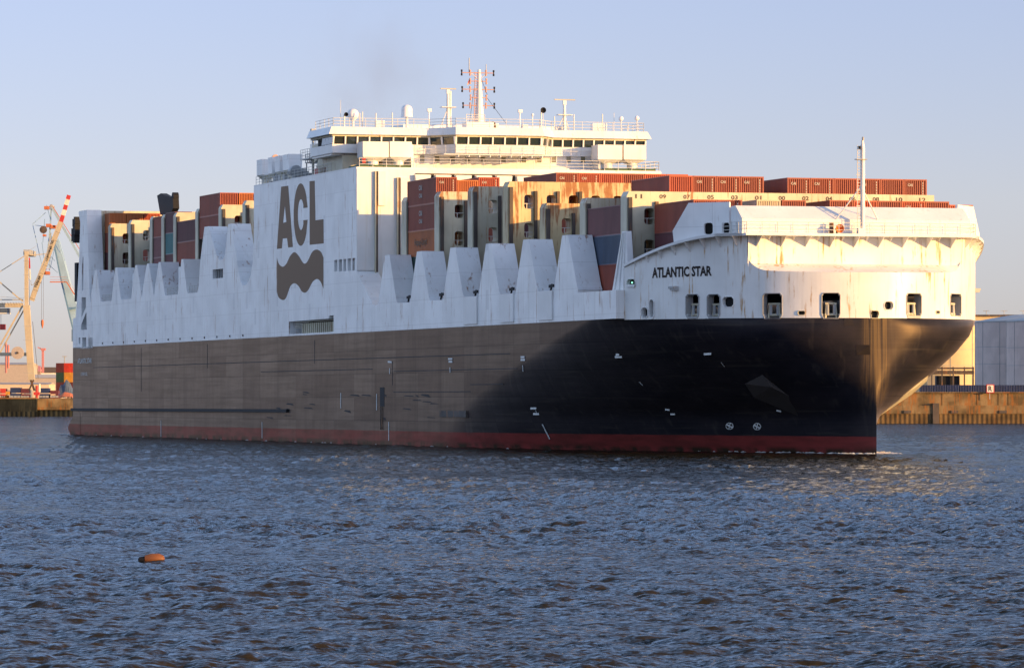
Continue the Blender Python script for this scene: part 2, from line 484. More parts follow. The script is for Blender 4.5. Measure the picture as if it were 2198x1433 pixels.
# side ladder recess
a = S(816,831); b = S(825,872)
MB().side([(a[0],b[1]),(b[0],b[1]),(b[0],a[1]),(a[0],a[1])], 18.78, 18.83).build('side_door', M['black'], ship)
lm = MB(); p0 = S(820, 872); p1 = S(820, 922)
ladder(lm, (p0[0],18.9,p1[1]), (p0[0],18.9,p0[1]), (1,0,0), .6, .45, .05); lm.build('pilot_ladder', M['guide'], ship)

# white side plating, both sides
def side_outline():
    o = [(15.2,13.02),(267.25,13.02),(267.25,15.8),(254.8,15.8),(254.8,16.1),(178.2,16.1),(177,16.0),(175.6,16.25),(174.7,16.9),(168.5,20.3),(168.5,32.2),(117.6,32.2),
         (117.6,25.2),(117.0,22.6),(115.6,20.8),(113.8,19.9),(111.6,19.8),(110.4,20.4),(109.4,21.5),(106.2,26.5),(105.4,28.0),(103.5,28.0),(101.6,24.0),(100.4,23.5),(98.4,23.5),(96.8,24.2),(92.2,28.1),(89.8,28.1),(87.2,23.4),(86.4,20.2),(85.6,19.5),(15.2,19.5)]
    return o
hol = []
for x0, x1 in ((717.5,724),(727,734),(737,743),(746,753),(756,762)):
    a = S(x0, 553 + (765-x0)*.11); b = S(x1, 583 - (x1-717)*.06)
    hol.append([(a[0],b[1]),(b[0],b[1]),(b[0],a[1]),(a[0],a[1])])
def pxpoly(pts, v=18.8): return [S(x, y, v) for x, y in pts]
slot = pxpoly([(620,719.5),(620,690),(706,683.5),(706,677.5),(716,676.5),(716,714)])
slot = [(x, max(z, 13.25)) for x, z in slot]
slot2 = [(94.6,21.1),(100.5,21.1),(100.5,22.3),(94.6,22.3)]
for sgn in (1, -1):
    mb = MB()
    mb.side(side_outline(), 16.25*sgn, 18.8*sgn, (hol + [slot, slot2]) if sgn > 0 else [])
    mb.build('side_plating', M['white'], ship)
# what shows inside the side openings
ub = MB().box(slot[0][0]-.3, slot[4][0]+.3, 16.0, 16.2, 13.1, 16); ub.build('vent_back', M['dark'], ship)
lv = MB()
for k in range(5):
    z = 14.0 + k*.22; lv.box(slot[0][0]+1, slot[0][0]+20.5, 18.05, 18.25, z, z+.07)
for k in range(16):
    u = slot[0][0] + 5 + k*1.0; lv.box(u, u+.28, 18.0, 18.4, 13.25, 14.5)
lv.build('vent_louvre', M['cream'], ship)
for h in hol:
    MB().box(h[0][0]-.05, h[1][0]+.05, 18.3, 18.4, h[0][1]-.05, h[2][1]+.05).build('grille', M['grey'], ship)
mb = MB()
for k in range(4): mb.tube((95.3+k*1.4,18.4,21.1),(95.3+k*1.4,18.4,22.3),.12,6)
mb.build('roller_fairlead', M['grey'], ship)

# buttresses standing on the plating
def buttress(top, ztop, aft, fore, zb, name='buttress', v0=16.25, v1=18.8, sgn=1):
    a, b = top; H = ztop - zb
    o = [(aft-.5,zb),(fore+.6,zb),(fore+.15,zb+.45),(fore-.35,zb+1.3),(b,ztop),(a,ztop),(aft+.15,zb+1.3),(aft-.2,zb+.45)]
    return MB().side(o, v0*sgn, v1*sgn).build(name, M['white'], ship)
FW = [181.2,194.9,208.5,222.3,236.0,249.6]
AF = [(18.7,20.1,15.9,22.4),(32.9,34.3,30.9,36.5),(46.6,47.9,44.2,50.4),(54.3,55.5,51.5,58.4),(61.8,63.1,59.3,65.4),(76.0,77.2,74.2,79.2)]
for sgn in (1, -1):
    for a in FW: buttress((a,a+2.0), 21.7, a-2.4, a+4.8, 16.1, sgn=sgn)
    for a,b,c,d in AF: buttress((a,b), 24.2, c, d, 19.5, sgn=sgn)
# last, ribbed buttress beside the bow
ra = S(1314,622,17.4)[0]
mb = MB().side([(ra,15.8),(267.2,15.8),(266.0,21.6),(264.8,21.6)], 16.8, 17.4)
for k in range(3):
    t = .12 + .3*k
    mb.beam((ra+.3+(266.6-ra)*t,17.43,15.9),(265.1+1.0*t,17.43,21.5),.10,.16,(0,1,0))
mb.build('ribbed_buttress', M['white2'], ship)
# removable hatch panels between the forward buttresses
for a, b in ((214.0,219.2),(227.8,232.8),(241.6,246.5)):
    MB().side([(a,13.25),(b,13.25),(b,16.22),(a,16.22)], 18.8, 18.95).build('hatch_panel', M['white2'], ship)
for u in (199.5,213,226.5,240.6,186):
    mb = MB().beam((u+3,18.2,16.1),(u+3.6,18.2,16.9),.16,.16).beam((u+2.6,18.2,16.7),(u+4.2,18.2,16.75),.14,.3)
    mb.build('mooring_bitt', M['black'], ship)

# lettering on the house side
def zz(l): return [S(540 + x/3.5818, 220 + y/3.5818) for x, y in l]
V1, V2 = 18.78, 18.812
A_o = zz([(195,1126),(228,648),(282,640),(318,1110),(282,1115),(273,1043),(240,1046),(233,1121)])
A_h = zz([(243,925),(256,792),(268,918)])
MB().side(A_o, V1, V2, [A_h]).build('painted_letter', M['logo'], ship)
co, ci = [], []
for i in range(33):
    t = R(38) + (2*math.pi - R(76)) * i / 32
    co.append((378 + 54*math.cos(t) - 0, 862 - 240*math.sin(t)))
    ci.append((380 + 24*math.cos(t), 862 - 118*math.sin(t)))
co = [(431,808)] + co + [(431,902)]
ci = [(398,812)] + ci + [(398,905)]
MB().side(zz(co + ci[::-1]), V1, V2).build('painted_letter', M['logo'], ship)
MB().side(zz([(446,605),(486,602),(491,905),(553,897),(555,1083),(447,1094)]), V1, V2).build('painted_letter', M['logo'], ship)
def smooth_curve(pts, n=8):
    out = []
    for i in range(len(pts)-1):
        p0 = pts[max(i-1,0)]; p1 = pts[i]; p2 = pts[i+1]; p3 = pts[min(i+2,len(pts)-1)]
        for k in range(n):
            t = k/n
            out.append(tuple(.5*((2*p1[j])+(-p0[j]+p2[j])*t+(2*p0[j]-5*p1[j]+4*p2[j]-p3[j])*t*t+(-p0[j]+3*p1[j]-3*p2[j]+p3[j])*t**3) for j in (0,1)))
    out.append(pts[-1]); return out
up = smooth_curve([(195,1192),(210,1240),(240,1262),(268,1238),(298,1178),(330,1150),(362,1178),(392,1226),(411,1238),(432,1218),(466,1150),(500,1130),(533,1148),(553,1192)])
dn = smooth_curve([(195,1436),(210,1480),(244,1500),(268,1478),(298,1398),(331,1376),(362,1400),(386,1440),(412,1452),(436,1432),(470,1372),(505,1352),(533,1378),(553,1428)])
dn = [(x, y+20-20*(x-195)/358*.9) for x, y in dn]
MB().side(zz(up + dn[::-1]), V1, V2).build('painted_wave', M['logo'], ship)

# block under the bridge: front wall, roof deck, aft wall
MB().front([(-16.25,15.9),(16.25,15.9),(16.25,20.3),(18.8,20.3),(18.8,32.2),(-18.8,32.2),(-18.8,20.3),(-16.25,20.3)], 168.5, 168.72).build('house_front_wall', M['white2'], ship)
for x0, x1, zt in ((806,810.5,31.9),(853.5,858.5,31.2)):
    a = F(x0, 400, 168.7)[0]; b = F(x1, 400, 168.7)[0]
    g_ = MB().box(168.72, 168.9, b, a, 16.5, zt).build('cell_guide', M['guide'], ship)
    MB().box(168.72, 169.1, a+.02, a+.14, 16.5, zt).build('guide_flange', M['cream'], g_)
    MB().box(168.72, 169.0, b-.9, b-.02, zt-4.0, zt).build('pad_plate', M['white2'], g_)
MB().box(117.6,168.5,-18.8,18.8,32.2,32.42).build('house_deck', M['white2'], ship)
MB().box(117.6,118.2,-16.25,16.25,16,32.2).build('house_aft_wall', M['white2'], ship)
MB().box(168.72,168.84,-16.2,11.7,31.62,31.74).build('deck_edge_trim', M['guide'], ship)
for k in range(11):
    v = 10.9 - k*2.5
    MB().front([(v-.8,30.3),(v+.8,30.3),(v+.96,31.55),(v-.96,31.55)], 168.72, 169.3).build('ventilation_box', M['white2'], ship)
    if k < 10: MB().box(168.72,168.78,v-1.45,v-1.02,30.2,31.6).build('ventilation_slot', M['dark'], ship)

# transverse cargo frames with rounded windows and guide rails
def frame(uf, ztop, th=1.5, mat='cream', v=16.25, wz=((25.5,27.0),(22.4,24.0),(19.4,20.9)), zb=15.8, vmin=None, pitch=2.5, off=0.9, taper=None):
    vmin = -v if vmin is None else vmin
    wins = []
    k = 0
    vc = v - 1.45 - off
    while vc > vmin + 1:
        for z0, z1 in wz:
            if z1 < ztop - .6: wins.append(rrect(vc-.52, vc+.52, z0, z1, .28))
        vc -= pitch
    o = [(vmin,zb),(v,zb),(v,ztop-.5),(v-.25,ztop),(vmin,ztop)]
    f = MB().front(o, uf-th, uf, wins).build('cargo_frame', M[mat], ship)
    g = MB()
    for w_ in wins[:12]:
        z = w_[0][1] + (w_[5][1]-w_[0][1])*.38
        g.box(uf-.35, uf-.29, w_[0][0]-.3, w_[3][0]-.0, z, z+.07)
        c_ = (w_[0][0]+w_[3][0])/2
        g.box(uf-.35, uf-.29, c_-.04, c_+.04, w_[0][1]-.02, z)
    if wins: g.build('guard_rail', M['rail'], f)
    for k in range(3):
        vg = v - 2.75 - off*.35 - k*pitch
        if vg > vmin:
            MB().box(uf, uf+.32, vg-.16, vg+.16, zb, ztop-1.0).build('cell_guide', M['guide'], f)
    MB().box(uf, uf+.3, v-.5, v-.12, zb, ztop-.6).build('cell_guide', M['guide'], f)
    return f
fr = []
for uf, zt, mt in ((181.2,28.4,'cream28'),(195.0,28.45,'cream28'),(208.4,28.45,'cream28'),(221.9,28.4,'creamrust'),(235.4,25.55,'creamrust25'),(249.3,25.55,'cream25'),(262.8,25.65,'cream')):
    fr.append(frame(uf, zt, 1.9 if uf > 182 else 2.1, mt))
AW = ((28.2,29.7),(25.2,26.9),(22.2,23.7))
for uf in (17.6,31.7,46.0,53.6,61.2,74.8,88.7,102.3):
    frame(uf, 31.15, 1.6, 'cream', wz=AW, zb=19.0)

# ------------------------------------------------------------------ text helper
def text_mesh(s, height, bold=0.0):
    cu = bpy.data.curves.new('txt', 'FONT'); cu.body = s; cu.size = 1.0; cu.offset = bold; cu.resolution_u = 2
    ob = bpy.data.objects.new('txt', cu); COL.objects.link(ob)
    dg = bpy.context.evaluated_depsgraph_get()
    me = bpy.data.meshes.new_from_object(ob.evaluated_get(dg))
    vs = [tuple(v.co) for v in me.vertices]; fs = [tuple(p.vertices) for p in me.polygons]
    bpy.data.objects.remove(ob); bpy.data.meshes.remove(me); bpy.data.curves.remove(cu)
    x0 = min(v[0] for v in vs); x1 = max(v[0] for v in vs); y0 = min(v[1] for v in vs); y1 = max(v[1] for v in vs)
    return [((x-x0)/(x1-x0), (y-y0)/(y1-y0)) for x, y, _ in vs], fs, (x1-x0)/(y1-y0)
def lettering(s, fn, mat, name, parent, ship_=True, bold=0.0, subdiv=False):
    """fn(s,t) maps 0..1 x 0..1 of the text box to a point"""
    vs, fs, _ = text_mesh(s, 1, bold)
    mb = MB(ship_); mb.add([fn(a, b) for a, b in vs], fs)
    return mb.build(name, mat, parent, recalc=False)

# ------------------------------------------------------------------ bow
AE, UE = 31.0, 258.0
def el(ph): return (UE + AE*math.cos(ph), BM*math.sin(ph))
def ph_of_px(px):
    """angle on the bow plan seen at this photo column (visible side)"""
    best = None
    for i in range(-1150, 1501):
        ph = i/1000; u, v = el(ph); X, Y, _ = W(u, v, 0)
        d = abs(CX + FPX*X/Y - px)
        if best is None or d < best[0]: best = (d, ph)
    return best[1]
def z_at(ph, py):
    u, v = el(ph); Y = W(u, v, 0)[1]
    return EYE + (YH - py)*Y/FPX
PHE = math.acos((267.25-UE)/AE)                   # where the white bow shell begins
PHC = math.asin(10.9/BM)                          # where the front cut begins
def topz(ph):
    u, v = el(ph); a = abs(ph)
    if a < PHC:
        z = 17.12 + .35*(abs(v)/10.9)**4
        d = 10.9 - abs(v)
        if d < 1.5: z += 1.5*(1 - math.sqrt(max(0, 1-(1-d/1.5)**2)))
        return z
    if a < PHC + 1e-4: return 20.8
    pts = [(267.2,18.15),(269.5,18.65),(272.2,19.25),(274.5,19.75),(276.8,20.2),(279,20.55),(281.4,20.8),(290,20.8)]
    for (a0,b0),(a1,b1) in zip(pts[:-1], pts[1:]):
        if u <= a1: return b0 + (b1-b0)*(u-a0)/(a1-a0)
    return 20.8
openings = []   # (ph_lo, ph_hi, z0, z1)
def opening(x0, x1, y0, y1, kind):
    a, b = ph_of_px(x0), ph_of_px(x1); m = (a+b)/2
    openings.append((min(a,b), max(a,b), z_at(m, y1), z_at(m, y0), kind))
for o in ((1473,1500,632,679,'port'),(1519,1545,632,679,'port'),(1638,1678,630,679,'port'),(1764,1803,629,678,'port'),(1946,1977,630,677,'port'),(2040,2062,631,677,'port'),
          (1551,1575,637,658,'small'),(1898,1917,647,664,'small'),(1394,1404,643,681,'slit'),(1377,1391,660,681,'small'),(1346,1364,599,616,'lampbox'),
          (1713,1728,667.5,675,'chock'),(1869,1886,667,677.5,'chock'),(2009,2016,667,672.5,'chock')):
    opening(*o)
phs = {PHE, -PHE, PHC, PHC+2e-4, -PHC, -PHC-2e-4}
for i in range(-60, 61): phs.add(PHE*i/60)
for i in range(14): phs.add(math.asin((10.9-i*i*.009)/BM)); phs.add(-math.asin((10.9-i*i*.009)/BM))
zl = {12.99, 15.0, 16.6}
for a,b,z0,z1,k in openings:
    c = min(.22, (z1-z0)*.3); ca = min((b-a)*.28, c/24)
    phs |= {a, a+ca, b-ca, b}; zl |= {z0, z0+c, z1-c, z1}
phs = sorted(phs)
zl = sorted(zl)
def inside(ph, z):
    for i,(a,b,z0,z1,k) in enumerate(openings):
        if a < ph < b and z0 < z < z1:
            c = min(.22, (z1-z0)*.3); ca = min((b-a)*.28, c/24)
            da = min(ph-a, b-ph)/ca; dz = min(z-z0, z1-z)/c
            if da < 1 and dz < 1: return ('corner', ph-a < b-ph, z-z0 < z1-z)
            return ('in',)
    return None
mb = MB()
def Pt(ph, z, off=0.):
    u, v = el(ph)
    if off:
        n = Vector((math.cos(ph)/AE, math.sin(ph)/BM)).normalized(); u += n.x*off; v += n.y*off
    t = max(0, (u-UE)/AE)
    return (u, v, z - .2*t*(1 if z < 13.01 else 0))
for a, b in zip(phs[:-1], phs[1:]):
    if b - a < 1e-7: continue
    m = (a+b)/2; ta, tb = topz(a), topz(b)
    if PHC < abs(m) < PHC+2e-4: continue
    if abs(m) > PHC and (abs(a) <= PHC + 1e-9 or abs(b) <= PHC + 1e-9):
        pass
    for c, d in zip(zl[:-1], zl[1:]):
        st = inside(m, (c+d)/2)
        if st is None: mb.add([Pt(a,c),Pt(b,c),Pt(b,d),Pt(a,d)], [(0,1,2,3)])
        elif st[0] == 'corner':
            q = [Pt(a,c),Pt(b,c),Pt(b,d),Pt(a,d)]
            k = {(True,True):0,(False,True):1,(False,False):2,(True,False):3}[(st[1],st[2])]
            mb.add([q[k], q[(k+1)%4], q[(k+3)%4]], [(0,1,2)])
    zt = zl[-1]; n = 3
    for k in range(n):
        za0 = zt+(ta-zt)*k/n; za1 = zt+(ta-zt)*(k+1)/n; zb0 = zt+(tb-zt)*k/n; zb1 = zt+(tb-zt)*(k+1)/n
        mb.add([Pt(a,za0),Pt(b,zb0),Pt(b,zb1),Pt(a,za1)], [(0,1,2,3)])
for s_ in (1,-1):
    mb.add([(267.25,s_*17.94,13.0),(267.25,s_*16.25,13.0),(267.25,s_*16.25,18.15),(267.25,s_*17.94,18.15)], [(0,1,2,3)])
bow_ob = mb.build('bow_shell', M['bowwhite'], ship, smooth=True, ang=30)
# openings: short tunnel, rim, rollers inside
for a,b,z0,z1,kind in openings:
    dep = {'port':.9,'small':.5,'slit':.5,'lampbox':.35,'chock':.4}[kind]
    c = min(.22, (z1-z0)*.3); ca = min((b-a)*.28, c/24)
    ring = [(a+ca,z0),(b-ca,z0),(b,z0+c),(b,z1-c),(b-ca,z1),(a+ca,z1),(a,z1-c),(a,z0+c)]
    t = MB(); n = len(ring)
    cx_, cz_ = (a+b)/2, (z0+z1)/2
    outr = [(cx_+(p-cx_)*(1+.06/((b-a)/2*24)), cz_+(q-cz_)*(1+.06/((z1-z0)/2))) for p, q in ring]
    vs = [Pt(p,q,.07) for p,q in outr] + [Pt(p,q,.07) for p,q in ring] + [Pt(p,q,-dep) for p,q in ring] + [Pt(p,q,-.02) for p,q in outr]
    fs = []
    for i in range(n):
        j = (i+1)%n
        fs += [(i,j,n+j,n+i),(n+i,n+j,2*n+j,2*n+i),(i,j,3*n+j,3*n+i)]
    t.add(vs, fs)
    nm = {'port':'mooring_opening','small':'hull_opening','slit':'hull_opening','lampbox':'navigation_light_box','chock':'panama_chock'}[kind]
    rim = t.build(nm, M['grey'] if kind == 'port' else (M['white2'] if kind != 'chock' else M['cream']), ship)
    if kind in ('small','slit','lampbox','chock'):
        MB().add([Pt(p,q,-dep+.02) for p,q in ring], [tuple(range(n))]).build('opening_back', M['dark'] if kind!='small' else M['black'], rim, recalc=False)
    if kind == 'lampbox':
        p = Pt((a+b)/2,(z0+z1)/2+.05,-.1); MB().lathe(p, [(.001,-.1),(.08,-.06),(.08,.06),(.001,.1)], 10).build('green_side_light', M['lamp'], rim)
        MB().add([Pt(a,z0+.02,.1),Pt(b,z0+.02,.1),Pt(b,z0+.25,.1),Pt(a,z0+.25,.1),Pt(a,z0+.02,-.3),Pt(b,z0+.02,-.3),Pt(b,z0+.25,-.3),Pt(a,z0+.25,-.3)],[(0,1,2,3),(3,2,6,7),(4,5,6,7)]).build('sill', M['white2'], rim)
    if kind == 'port':
        m = (a+b)/2; w_ = (b-a)*.5
        f_ = MB()
        z2 = z0 + (z1-z0)*.55
        for q in (-.8,.8): f_.tube(Pt(m+w_*q*.8,z0,-.5), Pt(m+w_*q*.62,z2,-.5), .10, 6)
        f_.tube(Pt(m-w_*.66,z2,-.5), Pt(m+w_*.66,z2,-.5), .11, 6)
        f_.tube(Pt(m-w_*.7,z0+.15,-.5), Pt(m+w_*.7,z0+.15,-.5), .12, 6)
        fo = f_.build('fairlead_frame', M['cream'], rim)
        for q in (-.38,.38):
            MB().tube(Pt(m+w_*q,z0+.12,-.5), Pt(m+w_*q,z2-.1,-.5), .15, 10).build('roller', M['grey'], rim, smooth=True)
# whaleback cap between the cut and the front plate
mb = MB(); cut = [p for p in phs if abs(p) <= PHC+1e-9]
vs = []
for p in cut:
    u, v = el(p); vs += [(u, v, topz(p)), (283.38, v, 18.02)]
fs = [(2*i,2*i+2,2*i+3,2*i+1) for i in range(len(cut)-1)]
mb.add(vs, fs).build('whaleback_cap', M['bowwhite'], ship, smooth=True, recalc=False, ang=60)
MB().box(283.0,283.38,-10.85,10.85,17.7,20.62).build('forecastle_front', M['bowwhite'], ship)
for v in [10.0-2.47*k for k in range(9)]:
    MB().side([(283.38,20.62),(285.0,20.62),(283.38,19.6)], v-.03, v+.03).build('bracket', M['white'], ship)
for v in [10.0-2.47*(k+.5) for k in range(8)]:
    MB().side([(283.38,20.62),(284.0,20.62),(283.38,20.2)], v-.03, v+.03).build('bracket', M['white'], ship)
# forecastle deck and its curved lip
def lip(ph):
    u = el(ph)[0]; return .12 + .85*min(1, max(0, (u-267.2)/11))
st_ = [PHE - (PHE-PHC)*i/26 for i in range(27)]
outer_s = []
for p in st_:
    u, v, _ = Pt(p, 15, lip(p))
    outer_s.append((u, v, topz(p)))
outer_p = [(u,-v,z) for u,v,z in outer_s]
deckpoly = [(u,v) for u,v,z in outer_s if u > 281.2] + [(285.2,11.7),(285.2,-11.7)] + [(u,-v) for u,v,z in outer_s[::-1] if u > 281.2]
deckpoly = [(280.4,deckpoly[0][1]-.2)] + deckpoly + [(280.4,-deckpoly[0][1]+.2)]
MB().plan(deckpoly, 20.63, 20.86).build('forecastle_deck', M['white2'], ship)
for sgn in (1,-1):
    mb = MB(); vs = []
    for p in st_:
        o = Pt(p,15,lip(p)); i_ = Pt(p,15,-.9); z = topz(p)
        vs += [(o[0],sgn*o[1],z+.12),(i_[0],sgn*i_[1],z+.12),(i_[0],sgn*i_[1],z-.02),(o[0],sgn*o[1],z-.14)]
    fs = []
    for k in range(len(st_)-1):
        for j in range(4): fs.append((4*k+j,4*k+(j+1)%4,4*k+4+(j+1)%4,4*k+4+j))
    fs += [(0,1,2,3),(4*len(st_)-4,4*len(st_)-3,4*len(st_)-2,4*len(st_)-1)]
    mb.add(vs, fs).build('bow_lip', M['white2'], ship)
    for k in range(3, 27, 3):
        p = st_[k]; o = Pt(p,15,lip(p)-.05); i_ = Pt(p,15,0); z = topz(p)-.1; L_ = .35+.75*lip(p)
        n = Vector((o[1]-i_[1], -(o[0]-i_[0]), 0)).normalized()*.03
        q = [Vector((o[0],sgn*o[1],z)), Vector((i_[0],sgn*i_[1],z)), Vector((i_[0],sgn*i_[1],z-L_))]
        n = Vector((n.x, sgn*n.y, 0))
        MB().add([tuple(x+n) for x in q]+[tuple(x-n) for x in q], [(0,1,2),(3,5,4),(0,1,4,3),(1,2,5,4),(2,0,3,5)]).build('bracket', M['white2'], ship)
# breakwater
bw = MB().side([(280.5,20.86),(283.8,20.86),(283.8,22.25),(281.9,23.55),(280.5,23.5)], -11.6, 11.6).build('breakwater', M['white2'], ship)
mb = MB(); ladder(mb, (280.9,11.72,20.9),(280.9,11.72,22.1),(1,0,0),.5,.3,.04); mb.build('ladder', M['rail'], bw)
MB().beam((282.6,11.9,20.9),(282.0,11.9,22.1),.12,.35).build('brace', M['white2'], bw)
# transverse wall behind the breakwater
wp, wq = Vector((280.4,11.7)), Vector((275.9,15.75)); wd = (wq-wp); wl_ = wd.length; wd = wd.normalized(); wnm = Vector((-wd.y, wd.x)); 
if wnm.x < 0: wnm = -wnm
def w8f(sg): return lambda a, b, d: (wp.x+wd.x*a+wnm.x*d, sg*(wp.y+wd.y*a+wnm.y*d), b)
def w8hole(x0, x1, z0, z1):
    def sof(px):
        best = min(range(0,200), key=lambda i: abs((CX+FPX*(W(wp.x+wd.x*wl_*i/199, wp.y+wd.y*wl_*i/199, 0)[0])/(W(wp.x+wd.x*wl_*i/199, wp.y+wd.y*wl_*i/199, 0)[1]))-px)); return wl_*best/199
    a_, b_ = sorted((sof(x0), sof(x1))); return rrect(a_, b_, z0, z1, .25)
for sg in (1,-1):
    w8 = MB().poly([(0,20.2),(wl_,20.0),(wl_+.15,21.3),(wl_-1.6,23.95),(0,23.95)], [w8hole(1511,1530,20.9,22.0), w8hole(1551,1570,20.9,22.0)], w8f(sg), -.25, 0).build('bow_wing_wall', M['white'], ship)
    MB().poly([(.3,20.3),(wl_-.8,20.3),(wl_-.8,22.6),(.3,22.6)], [], w8f(sg), -.9, -.8).build('wall_recess', M['dark'], w8)
MB().box(264,276,-15.9,15.9,15.8,16.0).build('cargo_deck', M['grey'], ship)
# railing on the forecastle
mb = MB()
rail(mb, [(281.2,12.7,20.86),(285.1,11.6,20.86),(285.1,-11.6,20.86),(281.2,-12.7,20.86)], 1.05, 3, 1.5, .028)
mb.build('railing', M['rail'], ship)
# foremast
fm = empty('foremast'); fm.parent = ship
MB().tube((284.95,-.15,20.86),(284.95,-.15,29.0),.21,12).tube((284.95,-.15,29.0),(284.95,-.12,29.75),.21,12,.12).build('mast_tube', M['white2'], fm, smooth=True)
mb = MB(); ladder(mb,(284.95,.22,20.9),(284.95,.22,29.3),(0,1,0),.34,.3,.035)
for z in (23.5,25.0,26.5,27.9): mb.tube((284.95,-.4,z),(284.95,.5,z),.04,5)
mb.build('ladder', M['rail'], fm)
for s_ in (1,-1):
    MB().tube((284.95,0,25.4),(283.8,s_*2.1,22.3),.06,8).build('strut', M['white2'], fm)
MB().box(284.7,285.3,-.5,.6,27.9,27.98).build('platform', M['grey'], fm)
MB().lathe((285.1,-.12,29.75),[(.10,0),(.12,.25),(.05,.35)],10).build('masthead_lamp', M['grey'], fm)
MB().lathe((285.15,.25,28.9),[(.12,0),(.12,.3)],10).build('masthead_lamp', M['black'], fm)
MB().box(284.6,285.15,-.35,.35,20.86,21.4).build('mast_base', M['white2'], fm)
# ship's bell horn on the forecastle
hn = empty('horn'); hn.parent = ship
MB().lathe((284.7,2.25,21.35),[(.12,-.5),(.14,-.2),(.22,.15),(.42,.5),(.40,.5),(.2,.2),(.02,.05)],18,'x').build('horn_bell', M['orange'], hn, smooth=True)
mb = MB().box(284.3,284.55,2.65,3.0,20.86,21.9).tube((284.5,2.3,20.86),(284.5,2.3,21.3),.09,8); mb.build('horn_stand', M['guide'], hn)
# ship's name and cell numbers
pa, pb = ph_of_px(1400), ph_of_px(1528)
za0, za1, zb0, zb1 = z_at(pa,597), z_at(pa,574), z_at(pb,592), z_at(pb,570)
def namefn(s, t):
    # equal steps along the hull
    p = pa + (pb-pa)*s
    return Pt(p, (za0+(zb0-za0)*s) + ((za1-za0)+((zb1-zb0)-(za1-za0))*s)*t, .03)
lettering('ATLANTIC STAR', namefn, M['logo'], 'ship_name', ship, bold=.035)
for i, s in enumerate(['11','09','07','05','03','01','00','02','04','06','08','10','12']):
    v = 15.0 - i*2.5
    lettering(s, lambda a, b, v=v: (262.83, v+.35-a*.7, 24.95+b*.42), M['guide'], 'cell_number', fr[6], bold=.02)
q0, q1 = S(167,780), S(197,770)
lettering('ATLANTIC STAR', lambda a,b: (q0[0]+(q1[0]-q0[0])*a, 18.83, q0[1]+.0+b*.75), M['mark'], 'ship_name', ship, bold=.01)
q2, q3 = S(174,806), S(188,800)
lettering('LIVERPOOL', lambda a,b: (q2[0]+(q3[0]-q2[0])*a, 18.83, q2[1]+b*.5), M['mark'], 'home_port', ship)
# draught and tug marks
def solve_hull(px, py, off=.04, side=1):
    z = 8.0; u = 250.
    for _ in range(4):
        best = None
        for i in range(0, 2900):
            uu = 144.5 + i*.05
            if side < 0 and uu < 262: continue
            vv = side*half(min(uu, 288.99), z); X, Y, _z = W(uu, vv, z); d = abs(CX + FPX*X/Y - px)
            if best is None or d < best[0] - 1e-6: best = (d, uu, vv, Y)
        u, v = best[1], best[2]; z = EYE + (YH-py)*best[3]/FPX
    return (u, v + side*off, z)
def mark(x0, y0, x1, y1, w=.22):
    a, b = S(x0,y0), S(x1,y1)
    def hv(p):
        return (p[0], half(p[0], p[1])+.03, p[1])
    if x1 < 960: A_, B_ = (a[0],18.83,a[1]), (b[0],18.83,b[1])
    else: A_, B_ = solve_hull(x0,y0,.06), solve_hull(x1,y1,.06)
    MB().beam(A_, B_, w, .03, (0,1,0)).build('hull_mark', M['mark'], ship)
for m_ in ((346,902,346,937),(563,905,563,940),(732,843,732,876),(809,845,809,880),(835,905,835,945),(837,790,837,802),(967,788,967,799),(1123,784,1124,797),
           (1165,910,1181,942),(1374,820,1381,827),(1549,778,1556,786),(833,776,841,777),(963,770,972,770),(964,776,972,776),(1119,766,1127,766),(1119,772,1128,772),
           (1321,766,1336,766),(1323,761,1330,761),(1512,760,1528,759),(1140,876,1152,876),(1146,888,1158,888),(1429,878,1438,879),(1440,888,1450,888),(1668,880,1678,882),(1150,880,1154,886)):
    mark(*m_, w=.3 if m_[0] in (1165,) else .2)
for cx_, cy_ in ((1567,914),(1626,915)):
    mb = MB(); n = 18; r = 8
    P = lambda r_, t: solve_hull(cx_+r_*math.cos(t)*1.05, cy_+r_*math.sin(t)*.95, .05)
    vs = []
    for i in range(n):
        t = 2*math.pi*i/n; vs += [P(8.2,t), P(6.4,t)]
    fs = [(2*i,2*((i+1)%n),2*((i+1)%n)+1,2*i+1) for i in range(n)]
    mb.add(vs, fs)
    for t in (R(30),R(105)):
        mb.beam(P(7,t), P(7,t+math.pi), .16, .03, (0,1,0))
    mb.build('bow_thruster_mark', M['mark'], ship, recalc=False)
# anchor bolsters: a slanting shelf swelling out of the flare
a, b, c, d = (Vector(solve_hull(*p,0)) for p in ((1606,822),(1636,804),(1714,893),(1694,850)))
for sgn in (1,-1):
    o = Vector((.25,.9,-.35))*(1 if sgn > 0 else .3); vs = [a, b, d, c, a.lerp(b,.4)+o*1.1, a.lerp(c,.30)+o*1.2, b.lerp(d,.5)+o*.5]
    vs = [(p.x, sgn*p.y, p.z) for p in vs]
    MB().add(vs, [(0,1,4),(0,4,5),(1,6,4),(4,6,5),(6,2,5),(2,3,5),(0,5,3),(1,2,6)]).build('anchor_bolster', M['bolster'] if sgn > 0 else M['cream'], ship)  # port one is pale: its sunlit look is put into the paint
for x0,x1,y0,y1 in ((1840,1867,740,761),(1811,1830,683,698)):
    P_ = [solve_hull(x,y,.03) for x,y in ((x0,y1),(x1,y1),(x1,y0),(x0,y0))]; P_ = [(u+.03,v,z) for u,v,z in P_]
    MB().add(P_, [(0,1,2,3)]).build('touched_up_patch', M['logo'], ship, recalc=False)
